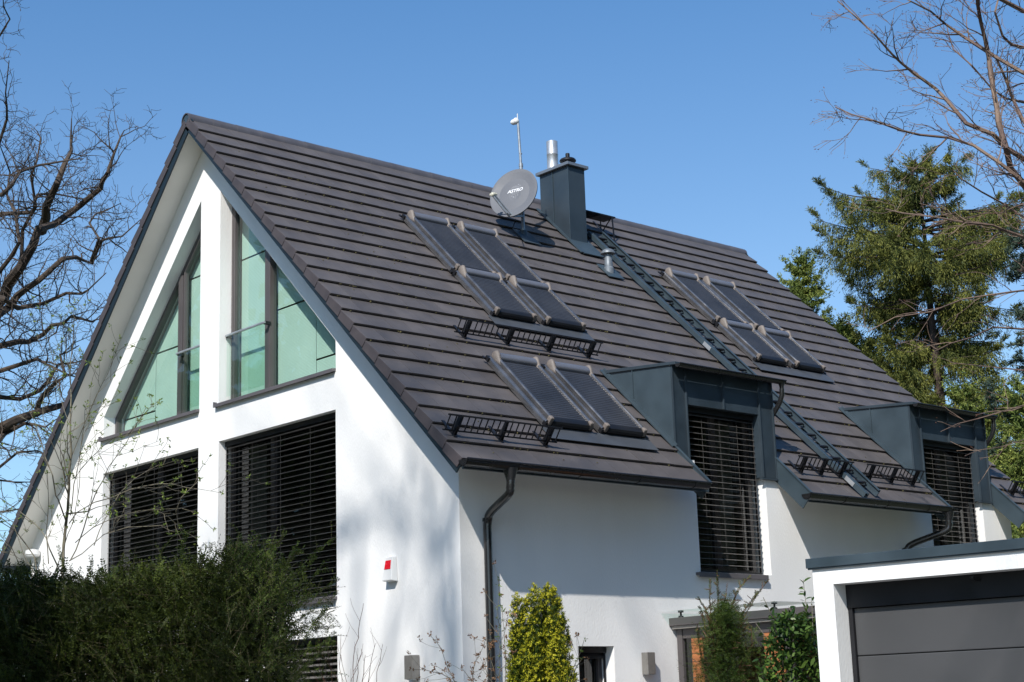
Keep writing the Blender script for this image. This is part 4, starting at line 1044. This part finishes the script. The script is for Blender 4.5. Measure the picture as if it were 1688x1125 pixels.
# pine with tufts of long needles at the right edge
def pine(base, top, lab, seed, zlow, w):
    random.seed(seed); r = np.random.default_rng(seed); o = empty('pine', base, lab, 'tree')
    tb = MB(); base = Vector(base); top = Vector(top); tb.tube([base.lerp(top, k/6) for k in range(7)], [.20-.026*k for k in range(7)], 10); tb.build('trunk', M['bark3'], o, smooth=60)
    bb = MB(); T_ = []
    for k in range(60):
        z = random.uniform(zlow, top.z); t = (z-base.z)/(top.z-base.z); c = base.lerp(top, t); az = random.uniform(0, 6.28)
        L = w*(1-((z-zlow)/(top.z-zlow))**2*.7)*random.uniform(.5, 1.1); pts = path_from(c, (math.cos(az), math.sin(az), .15), L, 6, .12, .06); ptube(bb, pts, .03, .008, 4)
        for j in range(9):
            q = random.uniform(.35, 1)*5.99; i = int(q); p = pts[i].lerp(pts[i+1], q-i); pp = path_from(p, rv()+Vector((0, 0, .6)), random.uniform(.2, .5), 3, .15, .1); ptube(bb, pp, .008, .004, 3)
            for e in range(2): T_.append(pp[-1-e]+rv()*.04)
    bb.build('limbs', M['bark3'], o)
    T_ = np.array(T_); kk = 46; P = np.repeat(T_, kk, 0); d = unit(r.normal(0, 1, P.shape)+np.array([0, 0, .35])); N = unit(np.cross(d, r.normal(0, 1, P.shape)))
    v, q = leaf_quads(P, d, N, r.uniform(.10, .17, len(P)), np.full(len(P), .022)); np_mesh('crown', v, q, LF['pine'], o)
pT = at(1705, 400, 36); pine((pT.x, pT.y, G), pT, 'bluish pine with tufted needles at the right edge', 3, -6, 1.9)

# ---- yew hedge and other shrubs in front
def stem_mesh(paths, r0, r1, mt, par, name='stem'):
    b = MB()
    for p in paths: ptube(b, p, r0, r1, 4)
    return b.build(name, mt, par)
def np3(l): return np.array([tuple(x) for x in l])

hd = empty('yew_hedge', (2.5, -2.5, G), 'dark green shaggy yew hedge covering the lower left', 'hedge')
random.seed(31)
HD = 17.5
def top_px(u):   # hedge outline in photo pixels
    xs = [-60, 0, 60, 150, 250, 330, 400, 450, 500, 540, 565]; ys = [945, 945, 950, 960, 945, 925, 905, 925, 950, 985, 1040]
    return float(np.interp(u, xs, ys))
P = []; D = []; L = []; stems = []
for i in range(6500):
    u = random.uniform(-60, 552); tp = top_px(u)+9*math.sin(u*.11)*math.sin(u*.037+1)+random.gauss(0, 9)
    v = tp+abs(random.random())**1.25*(1190-tp)
    dens = 1 if u < 385 else max(.16, 1-(u-385)/120)
    if random.random() > dens: continue
    dd = HD+(0 if u < 200 else -(u-200)/350*1.6)+random.uniform(-.45, .9)+.8*math.exp(-(v-tp)/40)
    p = at(u, v, dd); d = Vector((random.gauss(.25, .45), random.gauss(-.45, .45), random.uniform(-.05, 1.1))).normalized()
    l = random.uniform(.14, .36)*(1.15 if v-tp < 40 else .9)
    p = p-d*l*.6; P.append(p); D.append(d); L.append(l); stems.append([p-d*.05, p+d*l*.5, p+d*l])
v, q = sprays(np3(P), np3(D), np.array(L), 15, .034, .0095, ang=58)
v2 = []
# denser, darker layer just inside
P2 = []; D2 = []; L2_ = []
for i in range(7500):
    u = random.uniform(-60, 400) if i % 8 else random.uniform(400, 470); tp = top_px(u)+12; v_ = tp+random.random()*(1200-tp); dd = HD+(0 if u < 200 else -(u-200)/350*1.6)+random.uniform(.8, 1.7)
    p = at(u, v_, dd); d = rv().normalized(); P2.append(p); D2.append(d); L2_.append(random.uniform(.2, .4))
vb2, qb2 = sprays(np3(P2), np3(D2), np.array(L2_), 12, .05, .022, ang=55)
np_mesh('foliage', np.concatenate([v, vb2]), np.concatenate([q, qb2+len(v)]), LF['yew'], hd)
# long arching shoots sticking out of the top and the right end
shoots = [[(445, 1010), (450, 960), (452, 900)], [(450, 985), (480, 955), (515, 915), (555, 886)], [(455, 950), (475, 925), (492, 905)], [(470, 1010), (500, 975), (525, 940), (535, 925)], [(480, 1030), (510, 1010), (545, 975)],
          [(380, 930), (395, 890), (398, 880)], [(395, 900), (420, 898), (455, 890)], [(260, 935), (268, 905), (285, 885), (320, 872)], [(300, 930), (300, 900), (310, 880)], [(340, 935), (348, 895)], [(350, 925), (362, 905)],
          [(430, 960), (420, 925), (400, 900)], [(470, 980), (505, 955)], [(460, 1060), (500, 1040), (535, 1030)], [(450, 1100), (500, 1075), (545, 1055)], [(110, 945), (95, 900)], [(150, 950), (152, 915)], [(215, 950), (225, 915)], [(60, 950), (50, 925)], [(180, 955), (200, 925)]]
for k in range(46):
    u0 = random.uniform(385, 520); v0 = top_px(u0)+random.uniform(20, 190); a = math.radians(random.uniform(20, 75)); l = random.uniform(40, 85); c = random.uniform(-.25, .1)
    shoots.append([(u0, v0), (u0+l*.5*math.cos(a), v0-l*.5*math.sin(a)), (u0+l*math.cos(a+c), v0-l*math.sin(a+c))])
shoots = [p for p in shoots if p[-1][0] < 562]
P = []; D = []; L = []; sp = []
for s in shoots:
    u0, v0 = s[0]; dd = HD-.5-(0 if u0 < 200 else (u0-200)/350*1.4)+random.uniform(-.2, .2); pts = resample([at(u, v_, dd-.1*k) for k, (u, v_) in enumerate(s)], .06); sp.append(pts)
    for a, c in zip(pts[:-1], pts[1:]):
        P.append(a); D.append((c-a).normalized()); L.append((c-a).length)
        if random.random() < .45:
            o = (rv()+Vector((0, 0, .5))).normalized(); e = ((c-a).normalized()*.8+o*.7).normalized(); P.append(a); D.append(e); L.append(random.uniform(.08, .2)); sp.append([a, a+e*L[-1]])
v, q = sprays(np3(P), np3(D), np.array(L), 6, .033, .009, ang=60)
np_mesh('shoots', v, q, LF['yew2'], hd)
stem_mesh(stems[::3]+sp, .0022, .0012, M['yewstem'], hd)

def star_leaves(pts, n, l, w, up=.4):
    P = np.repeat(np3(pts), n, 0); P = P+rng.normal(0, .006, P.shape); d = unit(rng.normal(0, 1, P.shape)+np.array([0, 0, up])); N = unit(np.cross(d, rng.normal(0, 1, P.shape)))
    return leaf_quads(P, d, N, rng.uniform(l*.5, l, len(P)), rng.uniform(w*.5, w, len(P)))

# budding shrub in front of the left gable
random.seed(41); TIPS.clear()
bs = empty('budding_shrub', base_at(105, 1000, 19.3), 'tall thin shrub with small opening green leaves before the left gable', 'shrub')
S = [([(103, 960), (105, 902), (109, 867), (112, 840), (114, 804), (116, 747), (116, 684), (116, 622), (119, 569), (122, 507)], .022, .003),
 ([(109, 860), (96, 826), (92, 817), (87, 783), (76, 755), (60, 700), (45, 670)], .010, .003), ([(97, 938), (82, 906), (76, 888), (55, 861), (32, 843), (0, 820), (-20, 800)], .010, .004),
 ([(62, 955), (57, 920), (43, 899), (27, 877), (0, 860)], .010, .004), ([(36, 940), (18, 904), (0, 883)], .007, .003), ([(114, 863), (128, 845), (155, 827), (180, 820), (215, 806), (264, 798), (329, 806), (366, 813)], .008, .003),
 ([(116, 924), (124, 908), (137, 876), (148, 840), (160, 810), (180, 770), (205, 735), (225, 700), (241, 672)], .009, .003), ([(130, 778), (150, 755), (186, 722), (211, 717), (241, 680), (264, 658)], .005, .003),
 ([(124, 895), (153, 870), (178, 858), (230, 842), (300, 838), (322, 845)], .007, .003), ([(114, 925), (135, 911), (170, 880), (210, 870), (270, 866)], .007, .003), ([(116, 850), (122, 800), (130, 760), (140, 700), (160, 650), (190, 620)], .007, .003),
 ([(112, 800), (90, 740), (70, 690), (75, 640), (95, 590)], .006, .003), ([(116, 700), (100, 660), (90, 600), (70, 540), (50, 520)], .005, .002), ([(80, 930), (78, 880), (80, 830), (78, 780)], .007, .003), ([(90, 945), (120, 860), (130, 800), (135, 720), (150, 690)], .006, .003),
 ([(70, 960), (40, 920), (20, 860), (-10, 840)], .007, .003), ([(115, 760), (140, 700), (165, 640), (200, 575), (235, 560)], .005, .002), ([(300, 880), (290, 845), (300, 820), (330, 790)], .005, .003), ([(155, 900), (180, 840), (220, 790), (265, 765)], .006, .003)]
b = MB(); lp = []
for i, (px, r0, r1) in enumerate(S):
    pts = smooth_path([at(u, v_, 19.3+.25*math.sin(i*2+k)) for k, (u, v_) in enumerate(px)], .006, .18)
    grow(b, pts, r0, r1, 2, 2.6, .34, .14, .05, .7, ang=(25, 55), start=.2, rmin=.0030, sides=(3, 3, 4, 5))
    lp += [p for p in pts[len(pts)//3:] if random.random() < .12]
b.build('stem', M['stem'], bs); lp += [t[0] for t in TIPS]
v, q = star_leaves(lp, 7, .055, .020); np_mesh('leaves', v, q, LF['bud'], bs)

# golden yew
random.seed(51)
gy = empty('golden_yew', base_at(888, 1200, 16.3), 'yellow-green columnar yew bush by the side wall', 'shrub')
cols = [(849, 988, 9), (866, 990, 9), (880, 972, 7), (892, 984, 6), (904, 971, 8), (914, 976, 7), (921, 992, 8), (858, 1012, 13), (882, 1012, 13), (906, 1010, 14), (930, 1022, 12), (850, 1040, 13), (875, 1045, 15), (900, 1045, 15), (922, 1050, 15), (862, 1080, 20), (893, 1085, 22), (922, 1088, 20), (936, 1100, 14)]
P = []; D = []; L = []; tips = []
for (u, v0, hw) in cols:
    dc = 16.3+random.uniform(-.12, .12)
    u = 889+(u-889)*.93; hw *= .95
    for i in range(520):
        t = random.random()**.85; v_ = v0+t*(1190-v0); w = hw*min(1, .22+t*5)*(1 if t > .02 else .3); a = random.uniform(0, 2*math.pi); rr = math.sqrt(random.uniform(.1, 1))
        p = at(u+math.cos(a)*w*rr, v_, dc+math.sin(a)*w*rr/163*.9); od = RT*math.cos(a)+_f*math.sin(a)
        d = (od*random.uniform(.2, .9)+Vector((0, 0, random.uniform(.4, 1.2)))+rv()*.25).normalized()
        if rr > .72: tips.append(p+d*.04)
        P.append(p); D.append(d); L.append(random.uniform(.03, .07))
    for k in range(14): tips.append(at(u+random.uniform(-2, 2), v0-9+k*2.4, dc))
v, q = sprays(np3(P), np3(D), np.array(L), 5, .026, .009, ang=52)
np_mesh('foliage', v, q, LF['yew2'], gy)
tips = np3(tips); P = np.repeat(tips, 11, 0)+rng.normal(0, .005, (len(tips)*11, 3)); d = unit(rng.normal(0, .8, P.shape)+np.array([0, 0, .9])); N = unit(np.cross(d, rng.normal(0, 1, P.shape)))
v, q = leaf_quads(P, d, N, rng.uniform(.018, .034, len(P)), rng.uniform(.006, .010, len(P))); np_mesh('young_tips', v, q, LF['gold'], gy)
stem_mesh([[at(u, 1190, 16.3), at(u, v0+12, 16.3)] for u, v0, hw in cols], .010, .004, M['stem'], gy)

# entrance yew
random.seed(61)
ey = empty('entrance_yew', base_at(1195, 1200, 16.8), 'upright dark green yew in front of the porch', 'shrub')
paths = []
for (a, c, e, f_) in [((1190, 1190), (1186, 1060), (1184, 990), (1182, 941)), ((1185, 1120), (1175, 1040), (1170, 990), (1171, 955)), ((1190, 1080), (1200, 1020), (1215, 975), (1238, 948)), ((1200, 1100), (1225, 1020), (1245, 985), (1268, 955)), ((1180, 1080), (1170, 1020), (1160, 1000), (1150, 984)),
                      ((1185, 1060), (1190, 1000), (1196, 985), (1199, 962)), ((1195, 1100), (1215, 1040), (1225, 1010), (1250, 975)), ((1180, 1100), (1165, 1050), (1158, 1010), (1152, 1000)), ((1190, 1150), (1230, 1090), (1240, 1060), (1238, 1030)), ((1180, 1150), (1160, 1100), (1152, 1060), (1150, 1030))]:
    paths.append(resample([at(u, v_, 16.8+random.uniform(-.1, .1)) for u, v_ in (a, c, e, f_)], .05))
P = []; D = []; L = []; tw = []
for p in paths:
    n = len(p)
    for k in range(n-1):
        t = k/n; P.append(p[k]); D.append((p[k+1]-p[k]).normalized()); L.append(.055)
        for j in range(3 if t < .45 else 1):
            if random.random() < .8:
                o = rv().normalized(); d = ((p[k+1]-p[k]).normalized()*.9+o*.9).normalized(); l = random.uniform(.05, .26)*(1.15-t); P.append(p[k]); D.append(d); L.append(l); tw.append([p[k], p[k]+d*l])
for i in range(3000):
    v_ = random.uniform(1000, 1190); hw = np.interp(v_, [1000, 1020, 1060, 1190], [12, 24, 42, 50]); u = 1196+random.gauss(0, .5)*hw; p = at(u, v_, 16.8+random.uniform(-.25, .3)); d = (rv()+Vector((0, 0, .5))).normalized(); P.append(p); D.append(d); L.append(random.uniform(.08, .2))
v, q = sprays(np3(P), np3(D), np.array(L), 9, .024, .006, ang=58); np_mesh('foliage', v, q, LF['yew2'], ey)
stem_mesh(paths+tw, .005, .0025, M['redstem'], ey)

# laurel with broad glossy leaves
random.seed(71)
la = empty('cherry_laurel', base_at(1305, 1200, 15.8), 'glossy broad-leaved laurel against the garage corner', 'shrub')
P = []; D = []; paths = []
for s in [[(1330, 1190), (1335, 1080), (1330, 1010), (1324, 956)], [(1300, 1190), (1290, 1090), (1275, 1020), (1258, 985)], [(1310, 1190), (1300, 1080), (1310, 1020), (1300, 1000)], [(1280, 1190), (1275, 1110), (1262, 1050), (1246, 1028)], [(1340, 1190), (1345, 1100), (1340, 1040), (1338, 985)],
          [(1270, 1190), (1262, 1140), (1255, 1100), (1250, 1085)], [(1320, 1150), (1310, 1080), (1290, 1040), (1270, 1010)], [(1300, 1160), (1325, 1100), (1320, 1050), (1312, 1015)]]:
    pts = resample([at(u, v_, 15.8+random.uniform(-.2, .2)) for u, v_ in s], .035); paths.append(pts)
    for k in range(len(pts)-1):
        for j in range(2 if k < len(pts)*.6 else 1): P.append(pts[k]); t = (pts[k+1]-pts[k]).normalized(); o = rv(); o = (o-t*o.dot(t)).normalized(); D.append((t*random.uniform(.1, .8)+o).normalized())
for i in range(2300):
    v_ = random.uniform(1015, 1190); u = np.interp(v_, [1020, 1190], [1308, 1303])+random.uniform(-1, 1)*np.interp(v_, [1020, 1080, 1190], [30, 45, 52]); P.append(at(min(u, 1352), v_, 15.8+random.uniform(-.3, .35))); D.append((rv()+Vector((0, -.2, .35))).normalized())
P = np3(P); D = np3(D); K = len(P); N = unit(np.cross(D, rng.normal(0, .5, P.shape)+np.array([0, 0, 1.]))); Z = np.cross(N, D)
Ll = rng.uniform(.05, .095, K)[:, None]; Wl = Ll*.36
prof = [(.0, .0), (.3, .46), (.65, .42), (1.0, 0)]
vs = np.stack([P, P+D*Ll*.3+N*Wl*.5+Z*.006, P+D*Ll*.68+N*Wl*.42, P+D*Ll-Z*.012, P+D*Ll*.68-N*Wl*.42, P+D*Ll*.3-N*Wl*.5+Z*.006], 1).reshape(-1, 3)
np_mesh('leaves', vs, np.arange(K*6).reshape(-1, 6), LF['laurel'], la)
stem_mesh(paths, .007, .003, M['stem'], la)

# twiggy shrub with withered leaves, in front of the downpipe
random.seed(81); TIPS.clear()
ts = empty('twiggy_shrub', base_at(790, 1200, 16.0), 'thin twiggy shrub with withered brown leaves in front of the downpipe', 'shrub')
b = MB(); lp = []; gp = []
for i, px in enumerate([[(826, 1180), (824, 1100), (822, 1020), (822, 955)], [(790, 1190), (780, 1110), (790, 1080), (800, 1055)], [(770, 1190), (750, 1130), (735, 1090), (720, 1060), (707, 1046)], [(780, 1190), (740, 1120), (700, 1105), (680, 1104)], [(830, 1190), (815, 1120), (805, 1060)], [(800, 1190), (775, 1120), (760, 1100)], [(835, 1180), (832, 1060), (828, 1000)],
                        [(905, 1190), (935, 1120), (958, 1075), (963, 1055)], [(940, 1125), (950, 1100), (960, 1085)], [(840, 1190), (812, 1130), (800, 1100), (812, 1060)]]):
    pts = smooth_path([at(u, v_, 15.9+.1*i/3) for u, v_ in px], .006, .08)
    grow(b, pts, .006, .0025, 1, 3.0, .3, .12, .05, .22, start=.3, rmin=.002, sides=(3, 4))
    (gp if i in (0, 7, 8, 6) else lp).extend(pts[2:])
lp += [t[0] for t in TIPS if t[2] == 0]; lp = [p+rv()*.012 for p in lp for _ in range(2)]
b.build('stem', M['stem'], ts)
v, q = star_leaves(lp, 6, .035, .018); np_mesh('leaves', v, q, LF['brown'], ts)
v, q = star_leaves(gp, 5, .045, .018); np_mesh('green_leaves', v, q, LF['bud'], ts)

# fine red twigs beside the hedge
random.seed(91)
rt = empty('red_twig_bush', base_at(590, 1200, 16.2), 'sparse bush of fine reddish bare twigs right of the hedge', 'shrub')
b = MB()
for px in [[(585, 1190), (582, 1100), (590, 1050), (599, 995)], [(600, 1190), (610, 1100), (620, 1060)], [(570, 1190), (560, 1100), (562, 1048)], [(590, 1190), (600, 1110), (602, 1080)], [(575, 1190), (590, 1110), (596, 1070)], [(610, 1190), (622, 1110), (631, 1062)], [(560, 1190), (545, 1110), (540, 1060)], [(555, 1190), (530, 1110), (520, 1060)],
           [(580, 1190), (555, 1120), (530, 1080)], [(600, 1190), (570, 1120), (562, 1080)], [(565, 1180), (580, 1120), (590, 1100)]]:
    pts = smooth_path([at(u, v_, 16.2+random.uniform(-.3, .3)) for u, v_ in px], .006, .1); grow(b, pts, .005, .002, 1, 1.5, .35, .08, .08, .3, ang=(15, 35), start=.3, rmin=.0018, sides=(3, 4))
b.build('twigs', M['redstem'], rt)

# ---- bare garden trees outside the picture whose branches shade the gable
random.seed(101); TIPS.clear()
def garden_tree(base, H, lab, spread=.55, lvl=4):
    o = empty('garden_tree', base, lab, 'tree', 'bare garden trees in front of the house')
    tb = MB(); cb = MB(); base = Vector(base); tr = path_from(base-Vector((0, 0, .1)), (0, 0, 1), H*.9, 9, .05, .3); ptube(tb, tr, .24, .05, 10); tb.build('trunk', M['bark2'], o, smooth=60)
    for k in range(3, 10):
        for j in range(5):
            az = random.uniform(0, 6.28); L = H*spread*(1.15-.09*k)*random.uniform(.6, 1); grow(cb, path_from(tr[k], (math.cos(az), math.sin(az), random.uniform(.5, 1.1)), L*.8, 7, .10, .05), .05, .010, 2, 1.0, .4, .12, .05, 2.2, ang=(25, 50), rmin=.006, sides=(3, 3, 4, 5))
    cb.build('crown', M['bark2'], o)
garden_tree((16.6, -24.0, G), 33, 'bare garden tree standing outside the picture, facing the gable')
garden_tree((20.8, -26.0, G), 35, 'bare garden tree standing outside the picture, tallest and behind the camera')
garden_tree((18.6, -22.5, G), 31, 'bare garden tree standing outside the picture, in line with the house corner')
for (x, y, h, sd, nm) in ((5.2, -9.4, .2, 61, 'left'), (7.1, -9.6, -2.2, 62, 'right')):
    conifer('garden_conifer', (x, y, G), h, lambda q: .35+1.9*(1-q), nm+' dense conifer in the front garden outside the picture, shading the hedge', LF['spruce'], -9.2, 26, sd, per=10, droop=.15, hang=.5, density=1.1, group='conifers shading the hedge', qs=(.10, .18, .05, .08))

# a distant wood round the garden, seen only as reflections in the window panes
r = np.random.default_rng(77); n = 60000
a = r.uniform(0, 1, n); seg = r.integers(0, 2, n)
cx = np.where(seg == 0, -72+a*78, 30+a*12); cy = np.where(seg == 0, -20-32*a, -6+a*95)
hgt = 20+3.0*np.sin(a*37)+2*np.sin(a*91); z = G+hgt*r.uniform(0, 1, n)**.8
P = np.stack([cx+r.normal(0, 1.5, n), cy+r.normal(0, 1.5, n), z], 1); d = unit(r.normal(0, 1, P.shape)); N = unit(np.cross(d, r.normal(0, 1, P.shape)))
v, q = leaf_quads(P, d, N, r.uniform(.9, 1.7, n), r.uniform(.5, 1.0, n))
w_ = np_mesh('distant_wood', v, q, LF['spruce'])
tag(w_, 'dark wood round the garden outside the picture', 'wood', kind='stuff')
